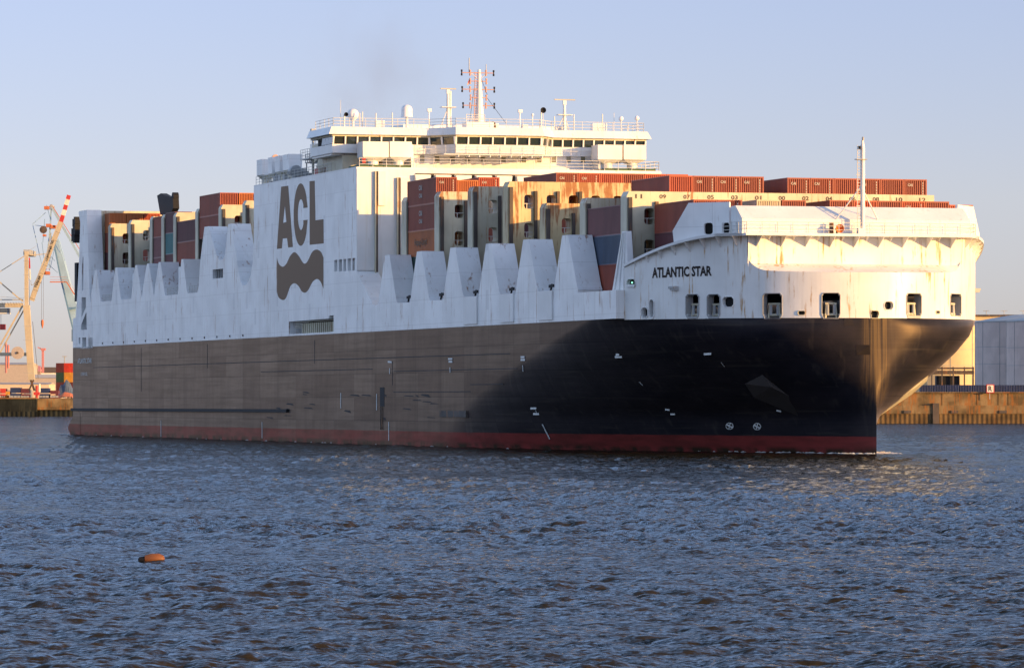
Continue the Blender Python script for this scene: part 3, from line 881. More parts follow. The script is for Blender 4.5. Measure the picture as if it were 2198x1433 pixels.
# weld seams and rubbed strips along the flat side
for x0,y0,x1,y1 in ((200,789,1095,760),(560,801,800,790),(845,797,1110,792),(1010,828,1080,823),(845,845,1010,838)):
    p, q = S(x0,y0), S(x1,y1); z = (p[1]+q[1])/2
    MB().box(p[0],q[0],18.79,18.825,z,z+.09).build('weld_seam', M['scuff'], ship)
for x,y0,y1 in ((842,775,826),(303,746,840),(445,738,790),(675,730,780)):
    p, q = S(x,y1), S(x,y0); MB().box(p[0],p[0]+.16,18.79,18.82,p[1],q[1]).build('weld_seam', M['scuff'], ship)
for i in range(22):
    rg_ = random.Random(100+i); x = rg_.uniform(560,930); y = rg_.uniform(835,905); L_ = rg_.uniform(1.0,5)
    p = S(x,y); z = p[1]; t = rg_.uniform(.03,.09)
    MB().add([(p[0],18.822,z),(p[0]+L_,18.822,z-rg_.uniform(-.1,.3)),(p[0]+L_*.8,18.822,z+t),(p[0]+L_*.2,18.822,z+t+.05)],[(0,1,2,3)]).build('scrape_mark', M['scuff'], ship, recalc=False)

for i in range(13):
    u = 24+i*7.3
    MB().box(u,u+.35,18.8,18.88,13.3,13.55).build('scupper', M['guide'], ship)
# ------------------------------------------------------------------ deckhouse and bridge
UB = 160.4
dh = MB().box(140,UB-.6,-13.2,13.2,32.42,35.7).build('deckhouse', M['white2'], ship)
for x in (906,938,971,1003,1036,1080,1124,1157,1188,1220,1251):
    v, z = F(x, 341.5, UB-.6)
    f_ = MB().front(rrect(v-.36,v+.36,z-.5,z+.5,.1), UB-.62, UB-.5, [rrect(v-.29,v+.29,z-.43,z+.43,.08)]).build('window', M['white2'], dh)
    MB().front(rrect(v-.29,v+.29,z-.43,z+.43,.08), UB-.62, UB-.57).build('pane', M['pane'], f_)
for x, yy in ((966,326),(1075,328),(1183,328)):
    v, z = F(x, yy, UB); MB().box(UB-.6,UB-.2,v-.9,v+.5,z-.06,z+.06).build('light_bracket', M['grey'], dh)
v, z = F(1053,329,UB); MB().box(UB-.6,UB-.4,v-.35,v+.35,z-.35,z+.35).build('junction_box', M['grey'], dh)
for x in (1289,887):
    vo = F(x,360,162.8)[0]; sg = 1 if vo < 0 else -1
    w_ = MB().side([(UB-.6,32.42),(162.6,32.42),(162.2,35.4),(UB-.6,35.6)], vo-.06, vo+.06).build('wind_screen', M['white2'], ship)
    MB().front([(vo-.7 if sg>0 else vo-.3,32.42),(vo+.15,32.42),(vo+.3,35.45),(vo+.05,35.5)], 162.3, 162.6).build('screen_edge', M['white2'], w_)
# boxes on hoppers and drums at both wings
def vent_pair(xs, y0, y1, u=163.8):
    for x0, x1 in xs:
        va, zt = F(x0, y0, u); vb, zb = F(x1, y1, u)
        vc, hw = (va+vb)/2, abs(va-vb)/2
        e = empty('fan_box'); e.parent = ship
        MB().box(u-2.6,u,vc-hw,vc+hw,zb,zt).build('box_casing', M['white2'], e)
        k = .42
        MB().add([(u-2.6,vc-hw,zb),(u,vc-hw,zb),(u,vc+hw,zb),(u-2.6,vc+hw,zb),(u-2.0,vc-hw*k,zb-.45),(u-.7,vc-hw*k,zb-.45),(u-.7,vc+hw*k,zb-.45),(u-2.0,vc+hw*k,zb-.45)],
                 [(0,1,5,4),(1,2,6,5),(2,3,7,6),(3,0,4,7),(4,5,6,7)]).build('hopper', M['white2'], e)
        MB().lathe((u-1.2,vc,32.42),[(.62,0),(.62,zb-.2-32.42)],18).build('drum', M['white2'], e, smooth=True)
vent_pair(((779,834.5),(837,884)), 303.5, 337.5)
vent_pair(((1283.5,1336),(1339,1387)), 310.5, 343)
# bridge
def bridge_plan(o=0., aft=150.0):
    uc = UB + 3.0
    w_ = 19.6; c1, c0 = 7.6, 5.4
    return [(aft,-w_-o),(aft,w_+o),(UB+o,w_+o),(UB+o,c1+o*.4),(uc+o,c0-.2+o*.3),(uc+o,-c0-.1-o*.3),(UB+o,-c1-o*.4),(UB+o,-w_-o)]
ZB0, ZW0, ZW1, ZR = 34.45, 35.50, 36.52, 37.55
br = empty('bridge'); br.parent = ship
MB().plan(bridge_plan(0.), ZB0, ZW0).build('bridge_bulwark', M['white2'], br)
MB().plan(bridge_plan(-.9), ZW0, ZW1).build('bridge_interior', M['dark'], br)
# slanted fascia roof
lo, hi = bridge_plan(.55), bridge_plan(.15)
mb = MB(); n = len(lo)
vs = [(a,b,ZW1+.12) for a,b in lo] + [(a,b,ZR) for a,b in hi]
mb.add(vs, [(i,(i+1)%n,n+(i+1)%n,n+i) for i in range(n)] + [tuple(range(n,2*n)), tuple(range(n))[::-1]])
mb.build('bridge_roof', M['white2'], br)
mb = MB().plan(bridge_plan(.02), ZW1-.1, ZW1+.12); mb.build('window_head', M['cream'], br)
def glaze(p, q, n):
    p = Vector((*p,0)); q = Vector((*q,0)); d = (q-p); nrm = Vector((d.y,-d.x,0)).normalized()
    if nrm.x < 0: nrm = -nrm
    for i in range(n+1):
        c = p + d*i/n
        MB().beam((c.x,c.y,ZW0),(c.x+nrm.x*.12,c.y+nrm.y*.12,ZW1-.08),.17,.2,nrm).build('mullion', M['white2'], br)
    for i in range(n):
        a = p + d*(i+.06)/n - nrm*.1; b = p + d*(i+.94)/n - nrm*.1
        MB().add([(a.x,a.y,ZW0+.04),(b.x,b.y,ZW0+.04),(b.x+nrm.x*.1,b.y+nrm.y*.1,ZW1-.12),(a.x+nrm.x*.1,a.y+nrm.y*.1,ZW1-.12)],[(0,1,2,3)]).build('window_pane', M['glass'], br, recalc=False)
uc = UB+3.0
glaze((UB,19.5),(UB,7.7),8)
glaze((UB,7.6),(uc,5.3),2)
glaze((uc,5.2),(uc,-5.4),7)
glaze((uc,-5.5),(UB,-7.6),2)
glaze((UB,-7.7),(UB,-19.5),9)
glaze((155.5,19.55),(UB,19.55),3)
MB().box(150,UB-1.2,13.2,19.4,34.2,34.45).box(150,UB-1.2,-19.4,-13.2,34.2,34.45).build('wing_floor', M['white2'], br)
MB().side([(156,32.42),(UB-1.5,32.42),(UB-1.5,34.3),(156,34.3)], 15.2, 15.7).build('wing_support', M['white2'], br)
u_ = S(735,350,18.2)[0]
MB().box(148,u_,14.2,18.2,32.42,34.2).build('wing_trunk', M['cream'], ship)
MB().box(u_,u_+.05,15.4,16.2,32.5,34.0).build('trunk_door', M['grey'], ship)
mb = MB(); rail(mb, [(UB+1.2,7.2,34.3),(uc+1.2,5.6,34.3),(uc+1.2,-5.6,34.3),(UB+1.2,-7.2,34.3)], 1.15, 3, 1.4)
mb.box(UB,uc+1.3,-7,7,34.2,34.32); mb.build('walkway', M['rail'], br)
for v in [5.2-1.3*k for k in range(9)]:
    MB().box(uc,uc+1.25,v-.04,v+.04,33.95,34.2).build('bracket', M['white2'], br)
mb = MB(); rail(mb, [(152,19.5,ZR),(UB,19.5,ZR),(UB,7.6,ZR),(uc,5.2,ZR),(uc,-5.2,ZR),(UB,-7.6,ZR),(UB,-19.3,ZR),(152,-19.3,ZR)], 1.05, 3, 2.1, .03); mb.build('roof_railing', M['rail'], br)
mb = MB(); rail(mb, [(168.3,18.4,32.42),(168.3,11.8,32.42)], 1.05, 3, 1.7, .035)
rail(mb, [(168.3,11.4,32.42),(168.3,-11.2,32.42)], 1.1, 3, 2.0, .03); rail(mb, [(168.3,-11.8,32.42),(168.3,-18.6,32.42),(160,-18.6,32.42)], 1.1, 3, 1.8, .035)
mb.build('railing', M['rail'], ship)
MB().box(163,168,12,18.3,32.42,32.7).box(163,168,-18.3,-12,32.42,32.7).build('green_deck_hatch', M['deck'], ship)
MB().box(166.9,167.1,F(781,350,167)[0]-.2,F(781,350,167)[0]+.2,32.9,33.5).build('lifebuoy_box', M['redpaint'], ship)
for v_ in (12.5,-7.0):
    mb = MB(); rail(mb,[(UB+1.5,v_,34.5),(UB+1.5,v_-5.2,34.5)],.95,2,1.2); mb.build('gallery_railing', M['rail'], br)
# domes
def dome(px, py, r, kind, u=157.):
    v, z = F(px, py, u); e = empty('satellite_dome'); e.parent = ship
    if kind == 'ball':
        prof = [(r*.15,-r*1.15),(r*.55,-r*.85)] + [(r*math.cos(t),r*math.sin(t)) for t in [R(a) for a in range(-40,90,12)]] + [(.02,r)]
    else:
        prof = [(r*1.12,-r*1.1),(r*.98,-r*.9),(r*.98,r*.15)] + [(r*.98*math.cos(t),r*.15+r*.9*math.sin(t)) for t in [R(a) for a in range(12,90,13)]] + [(.02,r*1.05)]
    MB().lathe((u,v,z), prof, 22).build('radome', M['dome'], e, smooth=True)
    MB().tube((u,v,ZR-.05),(u,v,z-r),.16 if r>.4 else .06,10).build('pedestal', M['white2'], e)
dome(757.5,246,.70,'ball'); dome(873,238,.70,'cap'); dome(1333,255,.30,'ball',159); dome(1367,254,.30,'ball',159)
dome(1143,246.5,.18,'ball',159)
# stub antennas, lamps and small boxes on the bridge roof
for px, ytop, kind in ((731,215,'whip'),(772,243,'post'),(778,240,'post'),(807,243,'post'),(842,242,'post'),(921,240,'lamp'),(1116,242,'lamp'),(1166,238,'whip'),(1293,245,'post'),(1318,242,'whip'),(1232,246,'post'),(1190,250,'post')):
    v, z = F(px, ytop, 158.5); r = .03 if kind == 'whip' else .07
    a = MB().tube((158.5,v,ZR-.03),(158.5,v,z),r,6)
    if kind == 'lamp': a.box(158.3,158.8,v-.25,v+.25,z,z+.35)
    a.build('antenna' if kind != 'lamp' else 'searchlight', M['rail' if kind != 'lamp' else 'white2'], ship)
for px, w_, h_ in ((815,.5,1.0),(1125,.35,.8),(1060,.45,.9),(1203,.7,.7),(1285,.9,1.1)):
    v = F(px,258,157)[0]; MB().box(156.5,157.5,v-w_,v+w_,ZR-.02,ZR+h_).build('deck_box', M['white2'], ship)
# loudspeaker horns
for px, py, r in ((742,246,.26),(1165,237,.36)):
    v, z = F(px,py,158.8); e = empty('loud_hailer'); e.parent = ship
    MB().lathe((158.8,v,z),[(.1,-.5),(.15,-.2),(r,.25),(r*.9,.25),(.05,.0)],16,'x').build('horn_bell', M['black'], e, smooth=True)
    MB().tube((158.5,v+.1,ZR-.02),(158.5,v+.1,z),.09,8).build('horn_post', M['white2'], e)
# radar masts
def radar(px, ytop, yarm, w_, u=158.):
    v, zt = F(px, ytop, u); e = empty('radar_mast'); e.parent = ship
    MB().tube((u,v,ZR-.02),(u,v,zt-.45),.24,12,.17).build('mast_tube', M['white2'], e, smooth=True)
    MB().box(u-.2,u+.2,v-.2,v+.2,zt-.6,zt-.1).build('radar_drive', M['white2'], e)
    MB().beam((u,v-w_,zt),(u+.2,v+w_,zt),.16,.14).build('scanner_bar', M['grey'], e)
    z = F(px, yarm, u)[1]
    MB().box(u-.5,u+.5,v-.9,v+.9,z-.05,z+.05).tube((u,v,z),(u+.2,v+1.1,ZR),.05,6).tube((u,v,z),(u-.8,v-.9,ZR),.05,6).build('platform', M['rail'], e)
radar(961.5,191,230.5,1.0); radar(1211.5,214.5,247,1.35)
v2 = F(967,210,157.6)[0]; MB().tube((157.6,v2,ZR-.02),(157.6,v2,42.2),.13,8).build('mast_tube', M['white2'], ship)
# main signal mast
mm = empty('main_mast'); mm.parent = ship
um = 158.0
def mz(py): return F(1026, py, um)[1]
def mv(px): return F(px, 200, um)[0]
vm = mv(1027.5)
MB().tube((um,vm-.1,ZR-.02),(um,vm-.05,mz(150)),.62,14,.2).build('mast_tube', M['white2'], mm, smooth=True)
mb = MB(); ladder(mb,(um+.1,mv(1021),ZR),(um+.1,mv(1023.5),mz(155)),(0,1,0),.5,.3,.05); mb.build('ladder', M['red_rail'], mm)
MB().tube((um,mv(1036),ZR+1),(um,mv(1029.5),mz(170)),.06,6).build('cable_tray', M['red_rail'], mm)
for y, xl, xr in ((157,990,1058.5),(175,1008,1043),(192.5,991,1060),(210,1009,1043),(227,993,1060)):
    arm = MB().tube((um+.2,mv(xl),mz(y)),(um+.2,mv(xr),mz(y)),.055,6)
    arm.build('yard_arm', M['red_rail'], mm)
    for x in ((xl,xr) if xr-xl < 50 else (xl,xr,1008,1042)):
        z = mz(y); v = mv(x)
        MB().lathe((um+.2,v,z),[(.11,-.36),(.12,-.12),(.07,-.1),(.07,.1),(.12,.12),(.11,.36)],8).build('signal_lamp', M['black'] if x in (xl,xr) and xr-xl>50 else M['red_rail'], mm)
for a, b in (((1010,162),(1022,168)),((1044,162),(1032,168))):
    MB().tube((um+.2,mv(a[0]),mz(a[1]-4)),(um+.2,mv(b[0]),mz(b[1])),.04,5).build('arm_brace', M['rail'], mm)
MB().tube((um+.1,mv(1006.5),mz(157)),(um+.1,mv(1006.5),mz(125)),.06,6).build('whip_antenna', M['grey'], mm)
MB().tube((um+.1,mv(1043),mz(157)),(um+.1,mv(1043),mz(138)),.05,6).build('whip_antenna', M['grey'], mm)
for a, b in (((1041,205),(1081,265)),((1017,190),(1003,264)),((1032,168),(1041,205))):
    MB().tube((um+.1,mv(a[0]),mz(a[1])),(um+1,mv(b[0]),max(ZR,mz(b[1]))),.025,4).build('stay_wire', M['black'], mm)
MB().box(um-1,um+1.0,vm-1.6,vm+1.8,ZR-.02,ZR+.9).build('mast_housing', M['white2'], mm)
mb = MB(); rail(mb,[(um+1.2,vm+1.9,ZR+.9),(um+1.2,vm-.4,ZR+.9)],.9,3,.8,.035); mb.build('mast_railing', M['rail'], mm)
for x in (1045,1058):
    v = mv(x); MB().lathe((um,v,ZR-.02),[(.35,0),(.38,.5),(.3,.95),(.05,1.1)],10).build('covered_compass', M['guide'], mm)
fl = empty('flag'); fl.parent = ship
for i, c in enumerate(((.01,.01,.012),(.45,.02,.02),(.65,.42,.03))):
    m_ = plain('flag_cloth_%s' % ('black','red','gold')[i], c, .9)
    a = lambda x, y: (um+.2, mv(x), mz(y))
    k = [(1008.5,167.5),(1005.5,171),(1004,176),(1002.5,180.5)]
    p = [(k[0],(1007.5,177)),( (1006.3,170),(1005.2,180)),((1004.2,174.5),(1004.4,182.5))][i]
    q = [(1005.2,172),(1003.3,177.5),(1002.2,182.5)][i]; s_ = [(1006,179),(1004.8,182),(1002.8,184.2)][i]
    mb = MB().add([a(*p[0]),a(*p[1]),a(*s_),a(*q)],[(0,1,2,3)]); mb.build('flag_stripe', m_, fl, recalc=False)
# casing, davit and pipes abaft the starboard wing
z0 = 32.42
MB().box(146.5,155.5,6,14.0,z0,35.6).build('engine_casing', M['grey'], ship)
a = S(664,310,17.0); b = S(674,340,17.0)
MB().box(a[0],a[0]+2.2,15.2,16.9,a[1]-2.4,a[1]).build('funnel_locker', M['white'], ship)
mb = MB()
for x,y0_,y1_ in ((672,284,372),(690,300,372),(700,305,360)):
    u = S(x,330,17.6)[0]; mb.tube((u,17.6,z0),(u,17.6,S(x,y0_,17.6)[1]),.09,6)
for x0,y0_,x1,y1_ in ((676,330,705,315),(676,345,698,322),(682,360,690,332),(672,318,700,306),(690,340,712,338)):
    p = S(x0,y0_,17.7); q = S(x1,y1_,17.7); mb.beam((p[0],17.7,p[1]),(q[0],17.7,q[1]),.25,.5)
mb.build('boat_davit', M['cream'], ship)
mb = MB(); p = S(710,346,18.0); q = S(710,302,18.0); ladder(mb,(p[0],18.0,p[1]),(q[0],18.0,q[1]),(1,0,0),1.3,.4,.05); mb.build('ladder', M['grey'], ship)
mb = MB(); rail(mb,[(144,17.8,36.3),(155,17.8,36.3)],1.2,3,1.3); rail(mb,[(139.5,18.2,34.7),(144,18.2,34.7)],1.1,3,1.0); mb.box(139.5,144,16.5,18.3,34.55,34.7); rail(mb,[(118,18.6,z0),(156,18.6,z0)],1.05,3,1.8,.03)
mb.build('railing', M['rail'], ship)
p = S(693,372,18.2); MB().box(p[0]-4,p[0]+1.5,17.6,18.2,z0,z0+.8).build('liferaft_rack', M['redpaint'], ship)
# four big grey fan casings on stalks
for x0,x1,y0_,y1_ in ((551,563,344,375),(575,584,339,372),(590,600,336,368),(607,620,333,364)):
    v = 17.6; u0,zt = S(x0,y0_,v); u1,zb = S(x1,y1_,v); e = empty('fan_casing'); e.parent = ship
    MB().box(u0,u1,v-1.7,v,zb,zt).build('casing_box', M['white'], e)
    MB().add([(u0,v-1.7,zb),(u1,v-1.7,zb),(u1,v,zb),(u0,v,zb),(u0+.5,v-1.3,zb-.5),(u1-.5,v-1.3,zb-.5),(u1-.5,v-.5,zb-.5),(u0+.5,v-.5,zb-.5)],[(0,1,5,4),(1,2,6,5),(2,3,7,6),(3,0,4,7),(4,5,6,7)]).build('hopper', M['cream'], e)
    MB().box(u0+.6,u1-.6,v-1.3,v-.5,z0,zb-.4).build('casing_stalk', M['cream'], e)
mb = MB(); 
for k in range(9): mb.box(119+k*2.4,120.2+k*2.4,16.2+.3*(k%3),17.2,z0,z0+.5+.45*((k*7)%4))
mb.build('pipe_cluster', M['grey'], ship)
p = S(632,378,18.1); MB().lathe((p[0]-.2,18.0,z0+.95),[(.45,-2.0),(.45,0.0),(.75,.2),(.75,.8),(.3,.9)],16,'x').build('fan_drum', M['grey'], ship, smooth=True)
p = S(591,336,12); MB().lathe((p[0],12,p[1]-.2),[(.45,-.2),(.45,.2)],18,'x').build('exhaust_ring', M['red_rail'], ship)
mb = MB()
for k in range(4):
    p = S(548-k*3,405+k*2,18.6); q = S(556-k*1,384+k*2,18.6); mb.tube((p[0]-.5,18.2-.5*k,30.5),(121+k*.3,18.2-.5*k,33.6),.05,5)
mb.build('stair_railing', M['rail'], ship)

# ------------------------------------------------------------------ stern
Z1 = lambda x, y: S(x*.27916, 380+y*.27916)
o = [(2.5,13.02),(2.5,17.35),(4.6,17.5),(6.2,22.5),(7.2,26.5),(8.0,31.6),(6.7,33.1),(7.1,33.3),(12.7,33.3),(15.2,19.5),(15.2,13.02)]
tri1 = [(8.2,25.3),(8.9,20.6),(11.6,20.8),(12.0,22.2)]
t1 = [Z1(628,925),Z1(660,925),Z1(661,1000),Z1(626,1085)]
t2 = [Z1(664,1035),Z1(667,1172),Z1(622,1176),Z1(626,1130)]
t3 = [Z1(637,600),Z1(641,620),Z1(640,860),Z1(630,880),Z1(630,700)]
wn_ = []
for x0,x1 in ((606,617),(632,662),(680,713)):
    a = Z1(x0,1318 if x0>610 else 1282); b = Z1(x1,1232); wn_.append([(a[0],a[1]),(b[0],a[1]),(b[0],b[1]),(a[0],b[1])])
for sgn in (1,-1):
    st = MB().side(o, 16.6*sgn, 18.8*sgn, [t1,t2,t3]+wn_ if sgn > 0 else []).build('stern_tower', M['white'], ship)
MB().box(9.8,12.6,-16.6,16.6,24,33.2).build('stern_gantry', M['cream'], ship)
MB().box(2.6,3.0,-18.6,16.6,13,17.2).build('stern_bulwark', M['white'], ship)
a = Z1(572,675); b = Z1(612,975)
MB().box(.3,2.0,8,18.1,b[1]+.5,a[1]+.4).build('stern_ramp', M['black'], ship)
mb = MB(); 
for x,y,w_ in ((612,350,.9),(618,400,1.3),(608,440,1.5),(615,470,1.0),(622,330,.8)):
    u,z = S(x*.27916,380+y*.27916,16); mb.box(u-w_*.7,u+w_*.5,15,17,z-w_*.7,z+w_*.6)
mb.build('ramp_winch', M['black'], ship)
mb = MB(); rail(mb,[(2.9,18.3,17.4),(8,18.3,17.4)],1.3,3,1.0,.04); mb.build('railing', M['rail'], ship)
mb = MB().box(1.0,2.4,17.5,18.7,14.0,15.8); mb.build('lifeboat_bracket', M['cream'], ship)
# dark exhaust cowl rising behind the aft stacks
vv = 9.0
q = [S(336+x,y,vv) for x,y in ((1,420),(9,415),(18,420),(24,421),(35,425),(36,447),(30,458),(8,461))]
sp = MB().side([(u,z) for u,z in q], vv-.9, vv).build('ramp_hoist', M['black'], ship)
p = S(369,423,vv); MB().lathe((p[0],vv-.5,p[1]),[(.7,-.4),(.7,.4)],14,'y').build('sheave', M['black'], sp)
MB().box(q[0][0]+3,q[0][0]+6,vv-.8,vv-.1,29,q[7][1]+.3).build('hoist_base', M['black'], sp)
# little boxes and rails in the aft side bays
for (u0,u1,z0_,z1_) in ((25.6,29.2,21.4,23.0),(38.2,42,21.6,23.2),(68,72.5,20.4,23.4),(111.5,116.6,21.2,25.2)):
    MB().box(u0,u1,16.3,17.4,z0_,z1_).build('vent_trunk', M['white'], ship)
for u0,u1 in ((22.8,30.4),(66,73.6),(79.6,85.4)):
    mb = MB(); rail(mb,[(u0,18.5,19.5),(u1,18.5,19.5)],1.0,3,1.0,.035); mb.build('railing', M['rail'], ship)
# starboard inner wall showing in the side bays
MB().box(15.2,117,15.95,16.2,19.0,19.9).build('bay_coaming', M['cream'], ship)
# balconies on the port quarter of the bow
for y in (602,634):
    u = 276.5; v, z = F(2109, y, 262)
    mb = MB().box(262,264,-19.6,-18.7,z-.5,z-.4); rail(mb,[(262,-19.5,z-.4),(264,-19.5,z-.4)],.9,2,1); mb.build('pilot_platform', M['rail'], ship)

# thin funnel smoke drifting above the house
sm, nt_, _p = _mat('funnel_smoke_volume'); nt_.nodes.remove(_p)
pv = nt_.nodes.new('ShaderNodeVolumePrincipled'); pv.inputs['Color'].default_value = (.30,.24,.20,1)
tc_ = nt_.nodes.new('ShaderNodeTexCoord'); ln = nt_.nodes.new('ShaderNodeVectorMath'); ln.operation = 'LENGTH'
nt_.links.new(tc_.outputs['Object'], ln.inputs[0])
nz = _noise(nt_, _coord(nt_, (2.2,2.2,2.2)), 1.0, 4)
sh = _ramp(nt_, ln.outputs['Value'], 1.0, .15)
nt_.links.new(_mul(nt_, _mul(nt_, sh, _ramp(nt_, nz, .35, .75)), .030), pv.inputs['Density'])
nt_.links.new(pv.outputs[0], [n for n in nt_.nodes if n.type=='OUTPUT_MATERIAL'][0].inputs['Volume'])
smo = MB(False).lathe((0,0,0),[(.02,-1)]+[(math.cos(R(a)),math.sin(R(a))) for a in range(-75,90,15)]+[(.02,1)],20).build('smoke', sm)
smo.scale = (11,9,15); c_ = B(800,195,600); smo.location = (c_[0],600,c_[1])
tag(smo,'faint brown exhaust smoke drifting above the ship house','smoke',None,'stuff')

# more fittings abaft the wing: mast with lamp, gallery, lockers
mb = MB(); p = S(672,283,16.6); mb.tube((p[0],16.6,z0),(p[0],16.6,p[1]),.16,8).box(p[0]-.3,p[0]+.4,16.3,16.9,p[1],p[1]+.35); mb.build('lamp_post', M['grey'], ship)
g0, g1 = S(656,372,17.4), S(672,346,17.4)
mb = MB(); mb.box(g0[0],g1[0],15.5,17.5,g1[1]-.1,g1[1]); rail(mb,[(g0[0],17.4,g1[1]),(g1[0],17.4,g1[1])],1.0,3,.9,.04)
for u_ in (g0[0]+.1,g1[0]-.1): mb.tube((u_,17.3,z0),(u_,17.3,g1[1]),.08,5)
mb.build('side_gallery', M['grey'], ship)
for x,y0_,y1_,w_,m_ in ((681,345,371,1.3,'grey'),(690,352,370,1.0,'black'),(699,345,368,1.2,'cream'),(708,350,367,1.0,'grey'),(716,344,366,1.1,'white'),(650,372,384,.7,'grey'),(644,368,385,.5,'cream')):
    p = S(x,y0_,17.0); MB().box(p[0],p[0]+w_,16.0,17.0,z0,p[1]).build('equipment_locker', M[m_], ship)

MB().box(131,150,-12,8,32.42,38.6).build('unseen_shade_casing', M['white'], ship)  # unseen block behind the bridge, added to shade the fan casings
# ------------------------------------------------------------------ containers
CW, CL = 2.44, 12.19
_cm = {}
def corr(n, length, h, d=.07):
    """corrugation profile points along a length"""
    pts = []; p = length / n
    for i in range(n):
        x = i*p
        pts += [(x,0),(x+p*.35,0),(x+p*.5,d),(x+p*.85,d)]
    pts.append((length,0)); return pts
def cont_meshes(L, H, key):
    k = (round(L,1), round(H,2), key)
    if k in _cm: return _cm[k]
    hw = CW/2
    fr_ = MB(); r = .10
    for y in (-hw,hw):
        for z in (0,H): fr_.box(0,L,min(y,y-math.copysign(r,y)),max(y,y-math.copysign(r,y)),z if z==0 else H-r,r if z==0 else H)
        for x in (0,L-r*1.3): fr_.box(x,x+r*1.3,min(y,y-math.copysign(r*1.3,y)),max(y,y-math.copysign(r*1.3,y)),r,H-r)
    for x in (0,L-r*1.3):
        for z in (0,H-r*1.3): fr_.box(x,x+r*1.3,-hw+r,hw-r,z,z+r*1.3)
    pn = MB()
    ns = max(10, int(L*3)); 
    for y, s in ((hw-.03,1),(-hw+.03,-1)):
        pr = corr(ns, L-.2, 0)
        vs = []
        for x, d in pr: vs += [(x+.1,y-s*d,.08),(x+.1,y-s*d,H-.08)]
        pn.add(vs, [(2*i,2*i+2,2*i+3,2*i+1) for i in range(len(pr)-1)])
    for x, s in ((L-.03,1),(.03,-1)):
        pr = corr(10, CW-.2, 0, .09)
        vs = []
        for y, d in pr: vs += [(x-s*d,y-hw+.1,.08),(x-s*d,y-hw+.1,H-.08)]
        pn.add(vs, [(2*i,2*i+2,2*i+3,2*i+1) for i in range(len(pr)-1)])
    pn.box(.02,L-.02,-hw+.02,hw-.02,H-.07,H-.05); pn.box(.02,L-.02,-hw+.02,hw-.02,.04,.06)
    a = fr_.build('corner_frame', CM[key]); b = pn.build('corrugated_panel', CM[key])
    res = (a.data, b.data)
    bpy.data.objects.remove(a); bpy.data.objects.remove(b)
    _cm[k] = res; return res
_txt = {}
def txt_data(s, w, h, mat, bold=.02):
    k = (s, w, h, mat.name)
    if k not in _txt:
        o = lettering(s, lambda a, b: (0, a*w, b*h), mat, 'lettering', None, False, bold)
        _txt[k] = o.data; bpy.data.objects.remove(o)
    return _txt[k]
def child(data, name, parent, loc=(0,0,0), rot=(0,0,0)):
    o = bpy.data.objects.new(name, data); COL.objects.link(o); o.parent = parent; o.location = loc; o.rotation_euler = rot; return o
dash = MB(False)
for k in range(8): dash.box(0,.02,0,.09,-k*.27,-k*.27+.17)
dash.box(0,.012,.035,.055,-7*.27,.17)
dash_o = dash.build('number_column', M['stencil']); dash_d = dash_o.data; bpy.data.objects.remove(dash_o)
def container(u1, vout, ztop, key, label, group, L=CL, H=2.9, logo=None, side=None, root='shipping_container'):
    """u1 = forward end, vout = starboard side"""
    e = empty(root, W(u1-L, vout-CW/2, ztop-H), -(math.pi/2-PHI))
    tag(e, label, 'container', group)
    f_, p_ = cont_meshes(L, H, key)
    child(f_, 'corner_frame', e); child(p_, 'corrugated_panel', e)
    # end faces forward (+x); starboard is -y
    if logo:
        child(txt_data(logo, .52, .28, M['stencil'], .03), 'lettering', e, (L+.03,-CW/2+.36,H-.72))
        child(dash_d, 'number_column', e, (L+.02,CW/2-.5,H-.45))
    if side == 'hapag':
        child(txt_data('Hapag-Lloyd', 5.2, 1.0, M['logo'], .02), 'lettering', e, (3.2,-CW/2-.03,1.0), (0,0,-math.pi/2))
    elif side:
        child(txt_data(side, 1.4, .6, M['stencil'], .04), 'lettering', e, (5.0,-CW/2-.03,H-1.25), (0,0,-math.pi/2))
        child(txt_data(side, 1.4, .5, M['stencil'], .04), 'lettering', e, (5.0,-CW/2-.03,H-2.1), (0,0,-math.pi/2))
    return e
G1 = 'containers stacked in the cargo frames'
# bay just ahead of the house: starboard stack of four
UA = 193.3
container(UA,16.1,30.15,'brown','brown container with white lettering, top of the stack beside the house front wall',G1,logo='CAI',side='CAI')
container(UA,16.1,27.25,'brown','brown lettered container, second from top in the stack beside the house front wall',G1,side='CAI')
container(UA,16.1,24.35,'orange','orange container with grey company lettering in the stack beside the house front wall',G1,side='hapag')
container(UA,16.1,21.45,'green','dark green container at the bottom of the stack beside the house front wall',G1)
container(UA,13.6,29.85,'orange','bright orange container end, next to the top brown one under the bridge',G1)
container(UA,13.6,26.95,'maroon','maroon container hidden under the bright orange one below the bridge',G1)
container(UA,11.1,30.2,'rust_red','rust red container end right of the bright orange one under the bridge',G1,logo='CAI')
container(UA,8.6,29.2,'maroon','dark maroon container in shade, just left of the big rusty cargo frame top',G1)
# bay 3 inner stack, seen through the gap
vi = S(1069,430,9.0)
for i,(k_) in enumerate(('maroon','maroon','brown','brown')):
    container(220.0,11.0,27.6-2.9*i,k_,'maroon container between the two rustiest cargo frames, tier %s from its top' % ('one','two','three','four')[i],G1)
# row behind the rusty frame (top above it)
NUM = ['first','second','third','fourth','fifth','sixth','seventh','eighth','ninth','tenth']
for i in range(6):
    container(220.2 if i<6 else 0,10.3-2.5*i-0.0,29.5,'rust_red' if i%3 else 'brown','rust red container, %s from left in the row behind the rusty frame' % NUM[i],'row of containers below the bridge',logo='CAI' if i<2 or i==5 else None)
